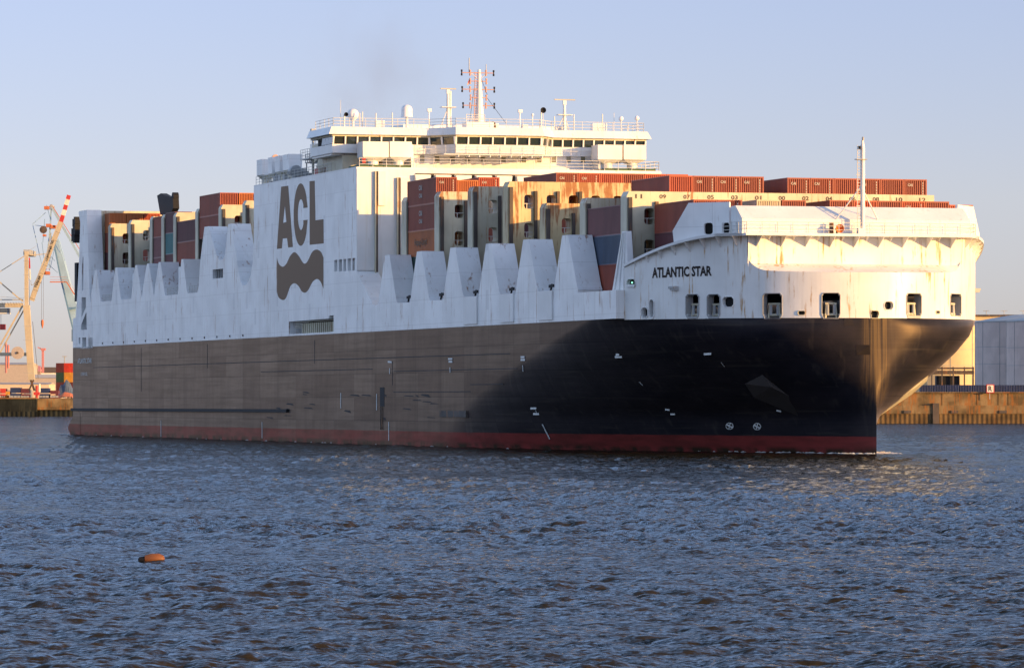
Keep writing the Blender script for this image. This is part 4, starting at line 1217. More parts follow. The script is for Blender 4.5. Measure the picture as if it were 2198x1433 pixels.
# bay 6: starboard stack of three, topped inboard by rows C and D
for i,k_ in enumerate(('pink','blue','brown')):
    container(261.0,16.1,24.4-2.9*i,k_,('dusty red container, top of the stack beside the ribbed buttress','slate blue container in the middle of the stack beside the ribbed buttress','brown container at the bottom of the stack beside the ribbed buttress')[i],G1,L=11.9)
for i in range(4):
    container(261.0,11.2-2.5*i,27.35,'rust_red' if i==0 else 'brown','rust red container, %s of the four above cell numbers 07 to 01' % NUM[i],'upper row left of the foremast',logo=None if i==0 else 'CAI')
for i in range(6):
    container(261.0,-1.25-2.5*i,27.3,'brown','brown red container, %s of the six above cell numbers 02 to 12' % NUM[i],'upper row behind the foremast',logo='CAI' if i in (0,1,3,5) else None)
for i in range(13):
    if 24.4: container(261.0,13.7-2.5*i,24.35,'brown','brown container under the upper rows behind the numbered beam, %s from starboard' % (NUM+['eleventh','twelfth','thirteenth'])[i],'containers under the upper rows') if i < 3 else None
# bay 7 behind the breakwater
for i,k_ in enumerate(('brown','maroon')):
    container(275.6,13.65,24.35-2.9*i,k_,('brown container with its long side showing left of the slanted bow wall, upper of two','maroon container with its long side showing left of the slanted bow wall, lower of two')[i],G1,L=11.9)
container(275.6,11.15,24.35,'brown','brown container second from the left behind the slanted bow wall top, with white logo',G1,L=11.9,logo='CAI')
container(275.6,7.2,24.4,'cream','cream container with dark lettering peeping over the left end of the breakwater',G1,L=11.9)
container(275.6,4.6,24.4,'brown','brown container right of the cream one above the breakwater',G1,L=11.9)
for i in range(6):
    container(275.6,-.3-2.5*i,24.45 if i<5 else 24.15,'rust_red' if i%2 else 'brown','brown container above the breakwater, %s right of the dark gap' % NUM[i],'row above the breakwater',L=11.9,logo='CAI' if i==3 else None)
# aft stacks
for i in range(3):
    container(16.2,16.1-2.6*i,32.75,'orange' if i<2 else 'rust_red','orange container end, %s from left beside the stern tower' % NUM[i],'row beside the stern tower')
for i,k_ in enumerate(('brown','maroon','brown')):
    container(16.2,16.1,29.85-2.9*i,k_,'dark container beside the stern tower, %s below the orange one' % ('one','two','three')[i],G1)
for i,k_ in enumerate(('greyc','pink','pink','maroon')):
    container(52.0,16.1,31.0-2.9*i,['brown','pink','pink','maroon'][i],'short %s container left of the teal one, %s tier from top' % (('brown','dusty red','dusty red','maroon')[i],NUM[i]),G1,L=5.9)
for i,k_ in enumerate(('maroon','teal','maroon','maroon')):
    container(60.0 ,16.1,31.3-2.9*i,k_,('short maroon container on top of the teal one','short teal container in the narrow aft bay','short maroon container right under the teal one','short maroon container two below the teal one')[i],G1,L=5.9)
container(87.4,16.1,32.8,'brown','brown container, upper of two standing high just aft of the lettered house side',G1)
container(87.4,16.1,29.9,'brown','brown container, lower of two standing high just aft of the lettered house side',G1)
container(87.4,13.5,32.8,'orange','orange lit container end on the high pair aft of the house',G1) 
for i in range(3):
    container(87.4,11.0-2.5*i,32.2,'maroon','maroon container end, %s right of the lit one on the high aft stack' % NUM[i],G1,logo='CAI' if i==0 else None)
for i in range(3):
    container(73.0,16.1,29.8-2.9*i,['maroon','brown','maroon'][i],'dark container in the bay aft of the high pair, %s tier' % NUM[i],G1,L=11.6)
for i in range(3):
    container(101.2,12.4,29.6-2.9*i,'brown','brown container deep in the bay beside the lettered house, %s tier' % NUM[i],G1)
for i in range(3):
    container(30.0,12.4,28.6-2.9*i,'brown','brown container seen through the second aft cargo frame, %s tier' % NUM[i],G1)
    container(44.6,12.4,28.6-2.9*i,'maroon','maroon container seen through the third aft cargo frame, %s tier' % NUM[i],G1)
for j,u_ in enumerate((206.6,233.6,247.4)):
    for i in range(2):
        container(u_,11.0,24.6-2.9*i,'brown','brown container behind the frame windows of %s forward bay, %s tier' % (('the second','the fourth','the fifth')[j],('upper','lower')[i]),G1,L=11.6)
# ------------------------------------------------------------------ river
def water_mat():
    m, nt, p = _mat('river_water')
    p.inputs['Base Color'].default_value = (.028,.021,.009,1)
    p.inputs['Roughness'].default_value = .07
    p.inputs['Specular IOR Level'].default_value = .10
    p.inputs['IOR'].default_value = 1.33
    v = _coord(nt, (1,1,1))
    # ripples finer than the mesh: tilt the normal directly, so they survive at a distance
    acc = None
    for sc, k in (((1.1,1.9,1),(.32,.58,0)),((4.2,7.5,1),(.50,.95,0)),((11.,19.,1),(.35,.7,0))):
        n = nt.nodes.new('ShaderNodeTexNoise'); n.inputs['Scale'].default_value = 1; n.inputs['Detail'].default_value = 3
        nt.links.new(_coord(nt, sc), n.inputs['Vector'])
        d = nt.nodes.new('ShaderNodeVectorMath'); d.operation = 'SUBTRACT'; d.inputs[1].default_value = (.5,.5,.5)
        nt.links.new(n.outputs['Color'], d.inputs[0])
        e = nt.nodes.new('ShaderNodeVectorMath'); e.operation = 'MULTIPLY'; e.inputs[1].default_value = k
        nt.links.new(d.outputs[0], e.inputs[0])
        if acc is None: acc = e.outputs[0]
        else:
            f = nt.nodes.new('ShaderNodeVectorMath'); f.operation = 'ADD'; nt.links.new(acc, f.inputs[0]); nt.links.new(e.outputs[0], f.inputs[1]); acc = f.outputs[0]
    # calmer and rougher patches
    pa = _noise(nt, _coord(nt, (.035,.11,1)), 1, 3)
    sc_ = nt.nodes.new('ShaderNodeVectorMath'); sc_.operation = 'SCALE'; nt.links.new(acc, sc_.inputs[0])
    mr = nt.nodes.new('ShaderNodeMapRange'); nt.links.new(pa, mr.inputs['Value']); mr.inputs['From Min'].default_value = .3; mr.inputs['From Max'].default_value = .7
    mr.inputs['To Min'].default_value = .75; mr.inputs['To Max'].default_value = 1.7; nt.links.new(mr.outputs[0], sc_.inputs['Scale'])
    ge = nt.nodes.new('ShaderNodeNewGeometry'); ad = nt.nodes.new('ShaderNodeVectorMath'); ad.operation = 'ADD'
    nt.links.new(ge.outputs['Normal'], ad.inputs[0]); nt.links.new(sc_.outputs[0], ad.inputs[1])
    no = nt.nodes.new('ShaderNodeVectorMath'); no.operation = 'NORMALIZE'; nt.links.new(ad.outputs[0], no.inputs[0])
    nt.links.new(no.outputs[0], p.inputs['Normal'])
    gloss_over(m, nt, p, rough=.07, ior=1.33, tint=(.40,.455,.52))
    for n_ in nt.nodes:
        if n_.type in ('BSDF_GLOSSY', 'FRESNEL'): nt.links.new(no.outputs[0], n_.inputs['Normal'])
    return m
rng = np.random.default_rng(3)
Ys = [-4000,-1000,-200,-20,40,60,70]
t = np.linspace(1/76, 1/470, 1000); Ys += list(1/t)
t = np.linspace(1/472, 1/1700, 150); Ys += list(1/t)
Ys += [1800,2100,2600,3500,5000,8000,14000,30000,50000]
Ys = np.array(Ys)
kf = np.linspace(-.128, .128, 760)
kc = np.array([.14,.16,.19,.24,.3,.4,.6,1,1.6,3,6,12,30])
K = np.concatenate([-kc[::-1], kf, kc])
Wd = np.maximum(Ys, 75)
Xg = np.outer(Wd, K); Yg = np.repeat(Ys[:, None], len(K), 1)
Hh = np.zeros_like(Xg); DX = np.zeros_like(Xg); DY = np.zeros_like(Xg)
dYs = np.gradient(Ys)
fade = np.clip((Ys-60)/20, 0, 1)
N = 150
for i in range(N):
    lam = 10 ** rng.uniform(math.log10(.28), math.log10(4.5))
    th = R(200) + rng.normal(0, .8)
    kk = 2*math.pi/lam; kx, ky = kk*math.sin(th), kk*math.cos(th)
    slope = .062 * (1.0 if lam < 1.1 else .42)
    amp = slope/kk
    damp = np.clip((lam*2.2 - dYs*abs(math.cos(th)))/(lam*1.4), .0, 1) * fade
    ph = kx*Xg + ky*Yg + rng.uniform(0, 6.28)
    g = damp[:, None]
    Hh += g*amp*np.sin(ph)
    DX -= g*amp*.8*math.sin(th)*np.cos(ph); DY -= g*amp*.8*math.cos(th)*np.cos(ph)
# gusts: patches of rougher water
gust = .8 + .35*np.sin(Xg*.045+1+.8*np.sin(Yg*.02))*np.sin(Yg*.035+.6*np.sin(Xg*.03)) + .2*np.sin(Yg*.11+Xg*.02)
Hh *= gust; DX *= gust*.9; DY *= gust*.9
co = np.stack([Xg+DX, Yg+DY, Hh-.05], -1).reshape(-1, 3).astype(np.float32)
nr, nc = Xg.shape
idx = np.arange(nr*nc).reshape(nr, nc)
fc = np.stack([idx[:-1,:-1], idx[:-1,1:], idx[1:,1:], idx[1:,:-1]], -1).reshape(-1, 4)
me = bpy.data.meshes.new('river')
me.vertices.add(len(co)); me.vertices.foreach_set('co', co.ravel())
me.loops.add(fc.size); me.loops.foreach_set('vertex_index', fc.ravel().astype(np.int32))
me.polygons.add(len(fc)); me.polygons.foreach_set('loop_start', np.arange(0, fc.size, 4, dtype=np.int32))
me.polygons.foreach_set('use_smooth', np.ones(len(fc), bool))
me.update(); me.validate()
me.materials.append(water_mat())
river = bpy.data.objects.new('river', me); COL.objects.link(river); river['kind'] = 'structure'

# foam where the stem cuts the water, and a few whitecaps
rf = random.Random(21)
foam = MB(False)
def flake(x, y, s_, h_=.06):
    n = 6; vs = [(x,y,.05+h_)]
    for k in range(n):
        a = 2*math.pi*k/n; r = s_*rf.uniform(.5,1.2); vs.append((x+math.cos(a)*r*1.5, y+math.sin(a)*r, .0))
    foam.add(vs, [(0,1+k,1+(k+1)%n) for k in range(n)])
for i in range(110):
    t = rf.random()**1.6; sg = rf.choice((1,-1)); u = 289.3-26*t; v = sg*(half(min(u,288.9),0)+.05+rf.random()**1.3*2.4)
    w_ = W(u, v, 0); flake(w_[0], w_[1], rf.uniform(.08,.34)*(1.3-t))
for i in range(18):
    u = rf.uniform(0,262); w_ = W(u, 18.9+rf.random()*.7, 0); flake(w_[0], w_[1], rf.uniform(.06,.22), .04)
for i in range(40):
    w_ = W(rf.uniform(-6,2), rf.uniform(8,19.5), 0); flake(w_[0], w_[1], rf.uniform(.1,.4))
fo_ = foam.build('foam', plain('foam_white', (.55,.55,.52), .7), recalc=False)
tag(fo_, 'broken white foam along the ship waterline and stem', 'foam', None, 'stuff')
# ------------------------------------------------------------------ far banks
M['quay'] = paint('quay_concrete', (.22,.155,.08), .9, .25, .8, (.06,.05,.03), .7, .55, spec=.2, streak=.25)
M['quaydark'] = paint('quay_wall_shade_dark', (.018,.022,.020), .9, .2, .5, (.10,.10,.07), spec=.2)  # shade on the left quay wall is put into this dark colour
M['pile'] = paint('sheet_pile_steel', (.13,.085,.04), .85, .2, .6, (.05,.04,.025), .5, .6, spec=.2)
M['land'] = plain('yard_ground', (.20,.16,.12), .95)
M['cranecream'] = paint('crane_cream_paint', (.50,.43,.30), .5, .05, .1)
M['cranewhite'] = plain('crane_white_paint', (.75,.72,.62), .5)
M['craneblue'] = paint('crane_light_blue_paint', (.30,.46,.62), .5, .05, .1)
M['craneblued'] = plain('crane_blue_paint', (.12,.24,.38), .5)
M['craneorange'] = plain('crane_orange_walkways', (.50,.15,.06), .6)
M['tank'] = paint('tank_grey_paint', (.58,.47,.42), .6, .05, .3, (.2,.18,.17))
M['tankyel'] = paint('tank_cream_paint', (.62,.48,.26), .6, .05, .3, (.4,.3,.15))
M['house'] = plain('distant_house_wall', (.30,.22,.18), .9)
M['treefar'] = plain('bare_winter_tree', (.11,.08,.06), .95)
M['shed'] = plain('shed_cladding', (.42,.36,.31), .8)
M['shedroof'] = plain('shed_roof', (.62,.50,.36), .8)
M['pinkcrane'] = plain('distant_crane_red', (.50,.20,.20), .8)
def WM(): return MB(False)
def bp(x, y, Y): a, z = B(x, y, Y); return (a, Y, z)
def wthing(name, label, cat, loc, group=None):
    e = empty(name, loc); tag(e, label, cat, group); return e
def wpart(mb, name, mat, par, **k):
    o = mb.build(name, mat, par, **k); 
    if par is not None: o.matrix_parent_inverse = Matrix.Translation(-Vector(par.location))
    return o
# land sheets
mb = WM().plan([(-2600,1636),(-160,1636),(-138,2400),(300,2500),(3500,2400),(3500,60000),(-9000,60000),(-9000,1636)], -3, 5.9)
mb.build('left_bank_ground', M['land'])['kind'] = 'structure'
mb = WM().plan([(60,1103),(2600,1103),(2600,2300),(300,2300),(60,1500)], -3, 6.9)
mb.build('right_bank_ground', M['land'])['kind'] = 'structure'
# quays. left: dark wall and a lit bay beside it
def sheetpile(x0, x1, y, z0, z1, mat, name, par, p=.8, d=.2):
    mb = WM(); n = min(4000,int((x1-x0)/p)); vs = []
    for i in range(n+1):
        x = x0+(x1-x0)*i/n; q = d if i % 2 else 0
        vs += [(x,y-q,z0),(x,y-q,z1),(x+p*.3,y-q,z0),(x+p*.3,y-q,z1)]
    mb.add(vs, [(2*i,2*i+2,2*i+3,2*i+1) for i in range(len(vs)//2-1)])
    return wpart(mb, name, mat, par, recalc=False)
YL = 1634
def qx(px, Y): return B(px, 0, Y)[0]
e = wthing('quay_wall', 'quay wall darkened to look shaded at the left edge, under the cream crane', 'quay wall', (qx(40,YL),YL,0))
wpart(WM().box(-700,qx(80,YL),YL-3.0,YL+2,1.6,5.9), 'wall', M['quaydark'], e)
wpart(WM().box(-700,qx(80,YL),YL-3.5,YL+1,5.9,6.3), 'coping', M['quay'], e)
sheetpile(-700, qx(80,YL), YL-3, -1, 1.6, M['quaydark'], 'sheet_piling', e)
e = wthing('quay_wall', 'sunlit orange brown quay wall just left of the ship stern', 'quay wall', (qx(120,YL),YL,0))
wpart(WM().box(qx(80.4,YL),qx(175,YL),YL,YL+2,2.6,6.1), 'wall', M['quay'], e)
wpart(WM().box(qx(80.4,YL),qx(175,YL),YL-.6,YL,2.2,3.1), 'ledge', M['quay'], e)
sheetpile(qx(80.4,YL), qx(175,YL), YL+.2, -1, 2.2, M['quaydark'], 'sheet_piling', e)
YR = 1101
e = wthing('quay_wall', 'long ochre quay wall right of the bow with brown sheet piles below', 'quay wall', (qx(2050,YR),YR,0))
xa, xb = qx(1700,YR), qx(2700,YR)
mb = WM().box(xa,xb,YR,YR+2,4.1,6.9); wpart(mb, 'upper_wall', M['quay'], e)
mb = WM().box(xa,xb,YR-.9,YR,2.15,4.1); wpart(mb, 'lower_wall', M['quay'], e)
wpart(WM().box(xa,xb,YR-.5,YR+2.4,6.9,7.15), 'coping', M['quay'], e)
sheetpile(xa, xb, YR-.7, -1, 2.15, M['pile'], 'sheet_piling', e, .55, .12)
for px in (2022,2097,2143,2164,2240): 
    x = qx(px,YR); wpart(WM().box(x-.12,x+.12,YR-.06,YR-.003,4.12,6.8), 'wall_joint', M['pile'], e)
for px in (1947,2048,2152): x = qx(px,YR); wpart(WM().box(x-.85,x+.85,YR-1.25,YR-.9,2.3,2.95), 'recess_fender', M['guide'], e)
x = qx(2008,YR); wpart(WM().box(x-.7,x+.7,YR-1.3,YR+.2,-.5,4.6), 'timber_fender', M['guide'], e)
# sign with the letter R
e = wthing('navigation_sign', 'square white sign with red border and black letter R on the right quay', 'sign', (qx(2125.5,YR),YR-2,0))
x0, z0 = B(2117,843,YR-1.4); x1, z1 = B(2134,824.5,YR-1.4)
wpart(WM().box(x0,x1,YR-1.5,YR-1.3,z0,z1), 'sign_board', M['redpaint'], e)
wpart(WM().box(x0+.18,x1-.18,YR-1.56,YR-1.5,z0+.18,z1-.18), 'sign_face', M['cranewhite'], e)
o = lettering('R', lambda a,b: (x0+.50+a*(x1-x0-1.0), YR-1.6, z0+.40+b*(z1-z0-.8)), M['black'], 'letter', None, False, .015); o.parent = e; o.matrix_parent_inverse = Matrix.Translation(-Vector(e.location))
wpart(WM().box(x0+.7,x0+.9,YR-1.3,YR-1.2,5.5,z0), 'sign_post', M['grey'], e)
# blue boxes along the quay
for i in range(14):
    Yb = 1118; xw = qx(1975,Yb)+i*3.05
    if xw > qx(2195,Yb)+20: break
    zt = B(0,826,Yb)[1]; mb = WM(); n = 8
    vs = []
    for k in range(n*4+1):
        xx = xw + 2.95*k/(n*4); vs += [(xx,Yb-(.12 if k%4 in (1,2) else 0),6.9),(xx,Yb-(.12 if k%4 in (1,2) else 0),zt)]
    mb.add(vs, [(2*k,2*k+2,2*k+3,2*k+1) for k in range(n*4)])
    mb.box(xw,xw+2.95,Yb+.05,Yb+2.4,6.9,zt)
    o = mb.build('storage_box', CM['navy']); tag(o, 'navy blue steel box in the low row standing along the right quay', 'storage box', 'blue boxes along the right quay')
# tanks
def tank(xc, Yc, r, zt, mat, label, stair=False):
    e = wthing('storage_tank', label, 'tank', (xc,Yc,6.9))
    wpart(WM().lathe((xc,Yc,0),[(r,6.9),(r,zt)],72), 'tank_wall', mat, e, smooth=True)
    wpart(WM().lathe((xc,Yc,0),[(r+.1,zt-.2),(r+.1,zt+.1),(r*.75,zt+1.0),(r*.45,zt+1.8),(.1,zt+2.3)],72), 'tank_roof', M['grey'], e, smooth=True)
    for z in (zt-6.6, zt-11): wpart(WM().lathe((xc,Yc,0),[(r+.04,z),(r+.04,z+.12)],72), 'seam_ring', M['grey'], e)
    for k in range(24):
        a = R(180+k*7.5); x_, y_ = xc+(r+.02)*math.cos(a), Yc+(r+.02)*math.sin(a)
        if k % 3 == 0: wpart(WM().beam((x_,y_,7),(x_,y_,zt),.12,.12), 'wall_rib', M['grey'], e)
    mb = WM(); n = 20
    for k in range(n):
        a0 = R(225+k*3.2); a1 = R(225+(k+1)*3.2)
        f_ = lambda a, z: (xc+(r+.5)*math.cos(a), Yc+(r+.5)*math.sin(a), z)
        mb.beam(f_(a0,7+(zt-7)*k/n), f_(a1,7+(zt-7)*(k+1)/n), .25, .12)
    wpart(mb, 'spiral_stair', M['guide'], e)
    return e
zt = B(0,691,1250)[1]
tank(qx(2093,1250)+17.5,1250,17.5,zt,M['tank'],'tall grey storage tank right behind the bow, in shade')
tank(qx(2160,1200)+17.5,1200,17.5,B(0,690,1200)[1],M['tank'],'tall grey storage tank cut by the right edge of the photo')
tank(qx(2060,1330)-4,1330,16,B(0,700,1330)[1],M['tankyel'],'sunlit cream storage tank glimpsed under the flare of the bow')
tank(qx(2160,1200)+66,1168,17.5,30.5,M['tank'],'grey storage tank farther right along the quay')
tank(qx(2160,1200)+104,1172,17.5,30.5,M['tank'],'grey storage tank farthest right along the quay')
# pipe rack under the cream tank
e = wthing('pipe_rack', 'dark steel pipe rack in front of the cream tank behind the bow', 'pipe rack', (qx(2050,1150),1150,6.9))
mb = WM()
for y in (790,797,801): a = bp(1990,y,1150); b = bp(2091,y,1150); mb.tube(a,b,.22,6)
wpart(mb, 'pipe_run', M['guide'], e)
for px in (2000,2022,2046,2070,2089): a = bp(px,787,1150); wpart(WM().box(a[0]-.15,a[0]+.15,1149.8,1150.2,6.9,a[2]), 'rack_post', M['guide'], e)
a = bp(2010,806,1152); b = bp(2091,825,1152)
wpart(WM().box(a[0],qx(2060,1152),1152,1156,6.9,a[2]), 'equipment_cabin', M['black'], e)
# elevated road far behind
e = wthing('elevated_road', 'long dark elevated roadway behind the tanks at the right edge', 'elevated road', (qx(2150,1500),1500,5.9))
z1 = B(0,675,1500)[1]; z0 = B(0,679,1500)[1]
wpart(WM().box(qx(2060,1500),qx(2600,1500),1500,1512,z0,z1), 'road_deck', M['guide'], e)
wpart(WM().box(qx(2060,1500),qx(2600,1500),1500.5,1503,z0-1.2,z0), 'girder', M['tankyel'], e)
for px in (2140,2250,2400): x=qx(px,1500); wpart(WM().box(x-1,x+1,1502,1510,5.9,z0-1.2), 'pier', M['quay'], e)
for px in (2117,2155,2196):
    a = bp(px,675,1505); t = bp(px,667,1505)
    l = wthing('street_lamp', 'twin-armed street lamp on the elevated road, %s' % {2117:'nearest the bow',2155:'the middle one',2196:'at the right edge'}[px], 'street lamp', (a[0],1505,a[2]), 'lamps on the elevated road')
    wpart(WM().tube(a,t,.10,6), 'lamp_post', M['grey'], l)
    wpart(WM().box(t[0]-1.0,t[0]+1.0,1504.8,1505.2,t[2]-.05,t[2]+.1), 'lamp_arm', M['grey'], l)

# ------------------------------------------------------------------ left terminal
YC = 1655.
c = wthing('container_crane', 'cream gantry crane with raised boom and red white tip at the left edge', 'crane', (qx(60,YC),YC,5.9))
def cb(pts, w, mat, name, dY=0., h=None):
    mb = WM()
    for p, q in zip(pts[:-1], pts[1:]):
        mb.beam(bp(*p,YC+dY), bp(*q,YC+dY), w*.168, (h or w)*.168)
    return wpart(mb, name, M[mat], c)
for dY in (0, 22):
    cb([(56.5,540),(57,660)],7.5,'cranecream','upper_post',dY)
    cb([(57,655),(60,700),(68,815)],13,'cranecream','leg',dY)
    cb([(49,655),(-6,752)],3.4,'cranecream','diagonal_brace',dY)
    cb([(54,660),(0,757)],2.6,'cranecream','diagonal_brace',dY+2)
    cb([(-60,760),(58,760)],7,'cranecream','portal_beam',dY)
    cb([(66,815),(74,838)],4,'guide','wheel_bogie',dY)
    cb([(72,815),(62,838)],3,'guide','wheel_bogie',dY)
cb([(56,541),(56,541.1)],10,'grey','head_sheave',11)
a = bp(56.5,542,YC); wpart(WM().box(a[0]-1,a[0]+1.2,YC,YC+22,a[2]-.8,a[2]+1), 'head_beam', M['grey'], c)
for dY in (4,18):
    cb([(53,549),(-8,588)],1.6,'cranecream','tie_bar',dY)
    cb([(-2,604),(38,638),(50,647)],2.6,'cranecream','back_stay',dY)
    cb([(60,548),(98,545)],1.6,'cranecream','boom_latch',dY)
    cb([(78,528),(56,541)],.5,'grey','wire',dY)
cb([(-60,655),(50,655)],9,'cranecream','main_girder',6); cb([(-60,655),(50,655)],9,'cranecream','main_girder',16)
cb([(-40,643),(50,643)],2,'grey','girder_walkway',4)
cb([(63,553),(64,576)],2.4,'redpaint','boom_hoist_rod',3); cb([(64,578),(65,600)],2.4,'cranewhite','boom_hoist_rod',3); cb([(66,602),(67,612),(73,610)],1,'grey','boom_hoist_rod',3)
cb([(68,645),(84,598),(131,476)],10,'cranecream','boom',9,10)
for i,(y0,y1) in enumerate(((476,462),(462,450),(450,440),(440,428),(428,419))):
    f_ = lambda y: (131+(476-y)*.30, y); cb([f_(y0),f_(y1)],8 - i*.5,'redpaint' if i%2==0 else 'cranewhite','boom_tip',9,8)
cb([(73,610),(97,560),(110,500)],1.6,'grey','boom_cable_chain',-6)
def boomtext(s, p, q, w, off):
    P, Q = Vector(bp(*p,YC+8.0)), Vector(bp(*q,YC+8.0)); d = Q-P; n = Vector((-d.z,0,d.x)).normalized()*w*.158
    o = lettering(s, lambda a,b: tuple(P+d*a+n*(b-.5)), M['black'], 'lettering', None, False, .03); o.parent = c; o.matrix_parent_inverse = Matrix.Translation(-Vector(c.location))
boomtext('TOLLER', (76,617), (86,591), 5.5, 0); boomtext('CONTAINER TER', (99,560), (114,515), 5, 0)
cab = WM(); a = bp(0,661,YC); b = bp(17,671,YC)
wpart(cab.box(a[0]-2,b[0],YC+2,YC+8,b[2],a[2]), 'operator_cab', CM['blue'], c)
wpart(WM().box(a[0]-2,b[0]+.2,YC+1.9,YC+8.1,b[2]-.3,b[2]), 'cab_floor', M['cranewhite'], c)
a = bp(3,700,YC); wpart(WM().box(a[0]-1,a[0]+.8,YC+4,YC+7,a[2]-1.1,a[2]+.8), 'hook_block', M['redpaint'], c)
wpart(WM().tube(bp(2,672,YC+5),bp(2,696,YC+5),.08,5), 'hoist_rope', M['grey'], c)
p = bp(38,757,YC-3); wpart(WM().lathe(p,[(.3,-.8),(2.15,-.75),(2.15,0),(.3,.05)],28,'y'), 'cable_reel', M['shed'], c, smooth=True)
wpart(WM().lathe((p[0],p[1]-.8,p[2]),[(.4,-.3),(.4,.1)],12,'y'), 'reel_hub', M['guide'], c)
for px, y0, y1 in ((13,735,800),(18,740,790)): wpart(WM().tube(bp(px,y0,YC+10),bp(px,y1,YC+10),.35,6), 'access_stair', M['pinkcrane'], c)
# blue harbour crane behind
YD = 1700.
d_ = wthing('harbour_crane', 'light blue slewing crane with orange walkways behind the cream gantry', 'crane', (qx(140,YD),YD,5.9))
def db(pts, w, mat, name, dY=0., w2=None):
    mb = WM()
    for p, q in zip(pts[:-1], pts[1:]): mb.beam(bp(*p,YD+dY), bp(*q,YD+dY), w*.17, w*.17)
    return wpart(mb, name, M[mat], d_)
for dY in (0,7):
    db([(111,444),(174,556)],5,'craneblue','jib_tie',dY)
    db([(110,444),(107,500),(97,583)],3,'craneblue','a_frame_leg',dY)
    db([(98,456),(70,481),(92,578)],1.3,'craneblue','counterweight_link',dY)
    db([(74,483),(103,487)],1.2,'craneblue','counterweight_link',dY)
    db([(110,508),(106,580)],1.6,'craneblue','a_frame_leg',dY)
db([(113,443),(174,540)],1.3,'craneorange','walkway',-2)
mb = WM(); L_ = [bp(114,510,YD-1),bp(124,512,YD-1),bp(149,605,YD-1),bp(178,700,YD-1),bp(178,712,YD-1),bp(158,712,YD-1),bp(132,600,YD-1)]
mb.poly([(p[0],p[2]) for p in L_], [], lambda a,b,dd:(a,dd,b), YD-1, YD+6); wpart(mb, 'main_jib', M['craneblue'], d_)
db([(113,508),(131,600),(158,712)],3.2,'craneblued','jib_chord',-2.5)
db([(146,664),(163,660)],4,'craneblued','jib_stiffener',-2)
wpart(WM().lathe(bp(110,442,YD),[(.5,-1),(.6,0),(.5,8)],12,'y'), 'head_sheave', M['grey'], d_)
for px,py,w in ((100,446,5),(104,484,5),(113,487,5),(118,486,3),(95,505,3),(93,585,5),(101,586,5)):
    p = bp(px,py,YD-2); k=w*.164
    wpart(WM().box(p[0]-k,p[0]+k,YD-3,YD+1,p[2]-k*.7,p[2]+k*.7), 'machinery_platform', M['craneorange'], d_)
p = bp(93,493,YD-3); wpart(WM().lathe(p,[(.3,-.6),(1.3,-.5),(1.3,.5),(.3,.6)],16,'y'), 'winch_drum', M['guide'], d_)
db([(107,605),(143,605),(160,632)],2.2,'craneorange','walkway',-4)
db([(107,600),(143,600)],.6,'craneorange','walkway_rail',-4)
for px in (89,93): wpart(WM().tube(bp(px,588,YD-2),bp(px,686,YD-2),.05,4), 'hoist_rope', M['guide'], d_)
p = bp(91,693,YD-2); wpart(WM().lathe(p,[(.1,-1.9),(.35,-1.0),(.5,-.4),(.5,.7),(.2,1.2)],12), 'hook_block', M['craneorange'], d_)
# pink crane far off
YE = 2600.
e = wthing('tower_crane', 'small pinkish red crane far behind, left of the ship stern', 'crane', (qx(92,YE),YE,5.9))
wpart(WM().beam(bp(92,748,YE),bp(92,800,YE),1.2,1.2), 'crane_tower', M['pinkcrane'], e)
wpart(WM().beam(bp(81,745,YE),bp(92,750,YE),.6,.6), 'crane_jib', M['pinkcrane'], e)
wpart(WM().box(qx(88,YE),qx(98,YE),YE-1,YE+1,B(0,752,YE)[1],B(0,747,YE)[1]), 'crane_cab', M['pinkcrane'], e)
# sheds
def shed(x0, x1, yt, yb, Y, dep, mat, roofmat, label, roof=1.0):
    xa, xb = qx(x0,Y), qx(x1,Y); z1 = B(0,yt,Y)[1]
    e = wthing('warehouse', label, 'warehouse', ((xa+xb)/2,Y,5.9))
    wpart(WM().box(xa,xb,Y,Y+dep,5.9,z1-roof), 'wall', mat, e)
    wpart(WM().add([(xa-.3,Y-.3,z1-roof),(xb+.3,Y-.3,z1-roof),(xb+.3,Y+dep/2,z1+roof*.6),(xa-.3,Y+dep/2,z1+roof*.6),(xb+.3,Y+dep,z1-roof),(xa-.3,Y+dep,z1-roof)],[(0,1,2,3),(3,2,4,5),(0,3,5),(1,4,2)]), 'roof', roofmat, e)
    for k in range(int((xb-xa)/6)): wpart(WM().box(xa+2+k*6,xa+5+k*6,Y-.08,Y,5.9,9.2), 'door', M['grey'], e)
shed(-60,60,779,850,1900,40,M['shed'],M['shed'],'large pale grey warehouse behind the cream crane legs',.6)
shed(60,121,806,822,1850,30,M['shed'],M['shedroof'],'low warehouse with a sunlit cream roof between crane and container stack',.9)
shed(-30,105,822,845,1760,24,M['shedroof'],M['shed'],'long low cream shed right behind the quay at the left edge',.4)
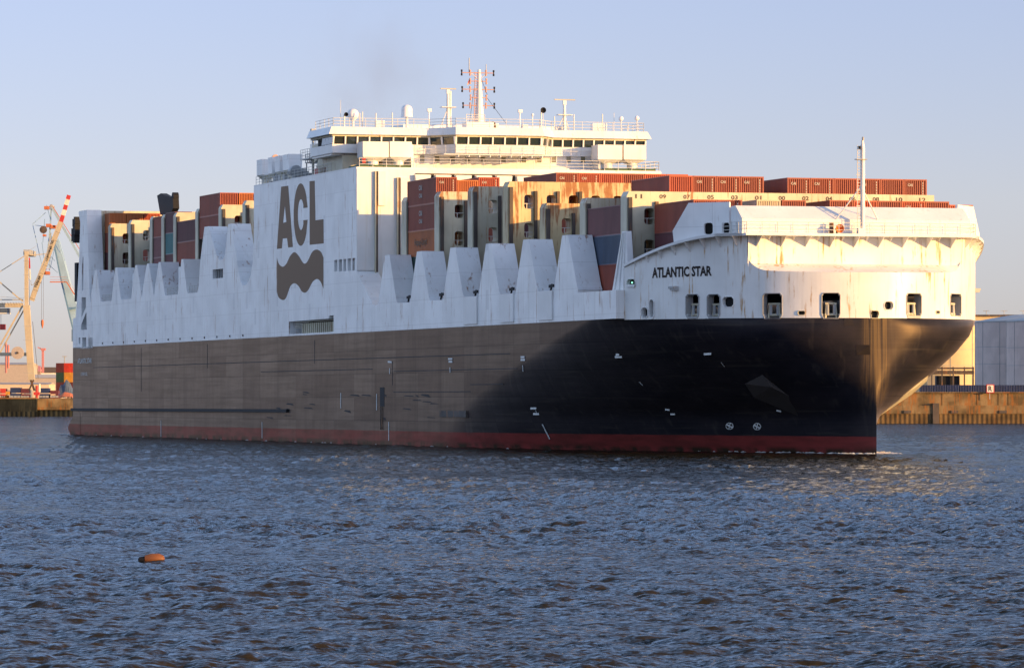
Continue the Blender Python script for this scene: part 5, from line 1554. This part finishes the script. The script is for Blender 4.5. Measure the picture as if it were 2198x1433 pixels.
# stacked boxes left of the stern
Yk = 1700
for i,(x0,x1,y0,y1,k,lb) in enumerate(((120,137,779,799,'maroon','dark container on top at the shore stack left of the stern'),(120,137,799,820,'green','dark container lower in the shore stack left of the stern'),
    (137.2,157,779,799,'redc','bright red container on top of the shore stack beside the stern'),(137.2,157,799,820,'yellow','yellow container under the bright red one beside the stern'),(137.2,157,820,850,'maroon','maroon container at the bottom of the shore stack beside the stern'),(120,137,820,850,'maroon','maroon container at the bottom left of the shore stack'))):
    xa, xb = qx(x0,Yk), qx(x1,Yk); za, zb = B(0,y1,Yk)[1], B(0,y0,Yk)[1]
    e = wthing('shipping_container', lb, 'container', (xa,Yk,za), 'container stack ashore')
    mb = WM(); n = 12; vs = []
    for j in range(n*4+1):
        xx = xa+(xb-xa)*j/(n*4); q = .1 if j%4 in (1,2) else 0; vs += [(xx,Yk-q,za),(xx,Yk-q,zb)]
    mb.add(vs,[(2*j,2*j+2,2*j+3,2*j+1) for j in range(n*4)]); wpart(mb,'corrugated_panel',CM[k],e,recalc=False)
    wpart(WM().box(xa+.02,xb-.02,Yk+.05,Yk+12,za+.03,zb-.03),'container_body',CM[k],e)
# heaps, vehicles and gear on the left quay
def blob(name, label, cat, x0, x1, y0, y1, Y, mat, n=9, seed=1, group=None):
    rg = random.Random(seed); xa, xb = qx(x0,Y), qx(x1,Y); za, zb = 6.2, B(0,y0,Y)[1]
    mb = WM()
    prof = [(xa,za)]+[(xa+(xb-xa)*(i+.5)/n, za+(zb-za)*(math.sin(math.pi*(i+.5)/n)**.5)*rg.uniform(.75,1)) for i in range(n)]+[(xb,za)]
    vs = []
    for d_2, s_ in ((0,.25),(3,1.),(7,.9),(10,.2)): vs += [(x,Y+d_2,za+(z-za)*s_) for x,z in prof]
    m_ = len(prof); fs = [(r*m_+i,r*m_+i+1,(r+1)*m_+i+1,(r+1)*m_+i) for r in range(3) for i in range(m_-1)]
    mb.add(vs, fs); o = mb.build(name, mat); tag(o, label, cat, group); return o
blob('tarpaulin','blue tarpaulin heap on the left quay beside the stern','tarpaulin',123,157,812,0,1680,CM['blue'],9,2)
blob('scrap_heap','orange heap of material on the quay edge by the stern','heap',125,157,838,0,1645,M['craneorange'],7,4)
for i,(x0,x1,y0,k,lb) in enumerate(((22,44,830,'navy','dark stacked flatrack left of the crane leg on the quay'),(45,62,832,'maroon','maroon low container standing between crane legs on the quay'),(84,105,831,'navy','navy container right of the red bollard on the quay'),(108,125,836,'maroon','maroon container beside the blue tarpaulin'),(0,12,832,'redc','small red container at the very left edge'),(12,21,838,'yellow','yellow green machine at the left edge of the quay'))):
    Y=1662; xa, xb = qx(x0,Y), qx(x1,Y); zb = B(0,y0,Y)[1]
    e = wthing('flat_container', lb, 'container', (xa,Y,6), 'low containers on the left quay')
    mb = WM(); 
    for r_ in range(2):
        z_a = 5.95+(zb-5.95)*r_/2; mb.box(xa,xb,Y,Y+6,z_a,5.95+(zb-5.95)*(r_+1)/2-.25)
    wpart(mb,'container_body',CM[k],e)
    for j in range(3): x_ = xa+(xb-xa)*(j+.5)/3; wpart(WM().box(x_-.5,x_+.5,Y-.08,Y,6.4,7.0),'end_label',M['grey'],e)
e = wthing('quay_crane_buffer','red and white buffer post at the foot of the cream crane','buffer',(qx(79,1640),1640,6.1))
p=bp(79,0,1640)
wpart(WM().tube((p[0],1640,5.9),(p[0],1640,10.4),.5,8),'red_post',M['redpaint'],e); wpart(WM().box(p[0]-1.0,p[0]+.9,1639,1641,7.2,8.2),'red_arm',M['redpaint'],e)
wpart(WM().tube((p[0]+.9,1640,8.2),(p[0]+.9,1640,11.0),.35,8),'white_post',M['cranewhite'],e)
e = wthing('lamp_mast','thin lamp mast standing behind the shore container stack','lamp mast',(qx(138.5,1800),1800,5.9))
t = bp(138.5,765,1800)
wpart(WM().tube((t[0],1800,5.9),t,.18,6),'mast',M['grey'],e); wpart(WM().box(t[0]-.9,t[0]+.9,1799.8,1800.2,t[2]-.1,t[2]+.2),'lamp_head',M['grey'],e)
# houses and bare trees on the far hillside, and the tree line that closes the left bank
rg = random.Random(11)
for i in range(46):
    px = rg.uniform(60,130); Y = rg.uniform(3300,4300); s_ = rg.uniform(5,11); zb_ = 5.9
    h_ = rg.uniform(14,27)
    xa = qx(px,Y); e = wthing('house','distant town house on the far shore left of the stern','house',(xa,Y,5.9),'distant town houses')
    wpart(WM().box(xa-s_,xa+s_,Y,Y+9,5.9,h_),'wall',M['house'] if i%4 else M['cranewhite'],e)
    wpart(WM().add([(xa-s_-.4,Y-.5,h_),(xa+s_+.4,Y-.5,h_),(xa+s_+.4,Y+9.5,h_),(xa-s_-.4,Y+9.5,h_),(xa-s_,Y+4.5,h_+4),(xa+s_,Y+4.5,h_+4)],[(0,1,5,4),(2,3,4,5),(0,4,3),(1,2,5)]),'roof',M['pinkcrane'] if i%3 else M['treefar'],e)
def baretrees(name, x0, x1, Y, n, h0, h1, seed):
    rg = random.Random(seed); mb = WM()
    for i in range(n):
        x = rg.uniform(x0,x1); y = Y+rg.uniform(-30,30); h = rg.uniform(h0,h1)
        mb.tube((x,y,5),(x,y,5+h*.5),.5,4)
        for k in range(14):
            a = rg.uniform(0,6.28); r = rg.uniform(.1,.45)*h; zz = 5+h*rg.uniform(.35,1.0)
            q = Vector((x+math.cos(a)*r,y+math.sin(a)*r*.5,zz)); s2 = h*.11
            mb.add([q+Vector((rg.uniform(-s2,s2),rg.uniform(-s2,s2),rg.uniform(-s2,s2))) for _ in range(3)],[(0,1,2)])
            mb.add([q+Vector((rg.uniform(-s2,s2),rg.uniform(-s2,s2),rg.uniform(-s2,s2))) for _ in range(3)],[(0,1,2)])
    o = mb.build(name, M['treefar'], recalc=False); tag(o, kind='stuff'); o['label'] = 'far strip of bare brown winter trees along the left bank'; o['category']='trees'
baretrees('far_wood', -420, -150, 3600, 260, 15, 27, 3)
baretrees('far_wood', -3000, -330, 2300, 800, 12, 24, 5)
# orange mooring buoy in the river
e = wthing('buoy','small orange float with a dark end drifting in the river at lower left','buoy',(qx(328,150),150,0))
p = (qx(332,150),150,.02)
wpart(WM().lathe(p,[(.02,-.33),(.12,-.30),(.17,-.12),(.17,.14),(.10,.28),(.02,.31)],18,'x'),'float',plain('faded_orange_plastic',(.19,.065,.015),.6),e,smooth=True)
wpart(WM().lathe((p[0]-.36,p[1],p[2]-.02),[(.02,-.16),(.08,-.12),(.11,.04),(.03,.08)],14,'x'),'dark_end',M['black'],e,smooth=True)
# foam line where the stem meets the water

# more ironwork on the cranes
for y0, y1, x0, x1 in ((645,476,73,136),(640,480,64,127)):
    cb([(x0,y0),(x1,y1)],.7,'grey','boom_handrail',3)
for t in range(9):
    x = 70+(131-70)*t/9; y = 640+(480-640)*t/9; cb([(x-5,y-1),(x+6,y+3)],.6,'guide','boom_cross_tie',2)
for x0,y0,x1,y1 in ((100,440,108,470),(108,500,118,530),(96,470,92,520),(90,520,97,575),(120,520,108,575),(104,545,118,560),(101,565,124,585)):
    db([(x0,y0),(x1,y1)],.9,'craneblued','lattice_brace',-1)
for x0,y0,x1,y1 in ((118,450,172,536),(107,594,143,594),(88,577,108,577),(145,600,163,628)):
    db([(x0,y0),(x1,y1)],.5,'craneorange','handrail',-5)
for y in (560,590,620,700,730,780,800): cb([(50,y),(60+(y-540)*.04,y)],.7,'grey','leg_platform',-5)
cb([(62,560),(63,655)],.8,'guide','leg_ladder',-4); cb([(70,690),(82,812)],.8,'guide','leg_ladder',-4)
for k in range(9): cb([(-2+k*6,648),(1+k*6,655)],.5,'guide','girder_lattice',0)
cb([(-10,636),(52,640)],.6,'grey','girder_rail',3); cb([(-20,672),(20,672)],1.2,'grey','trolley_rail',5)
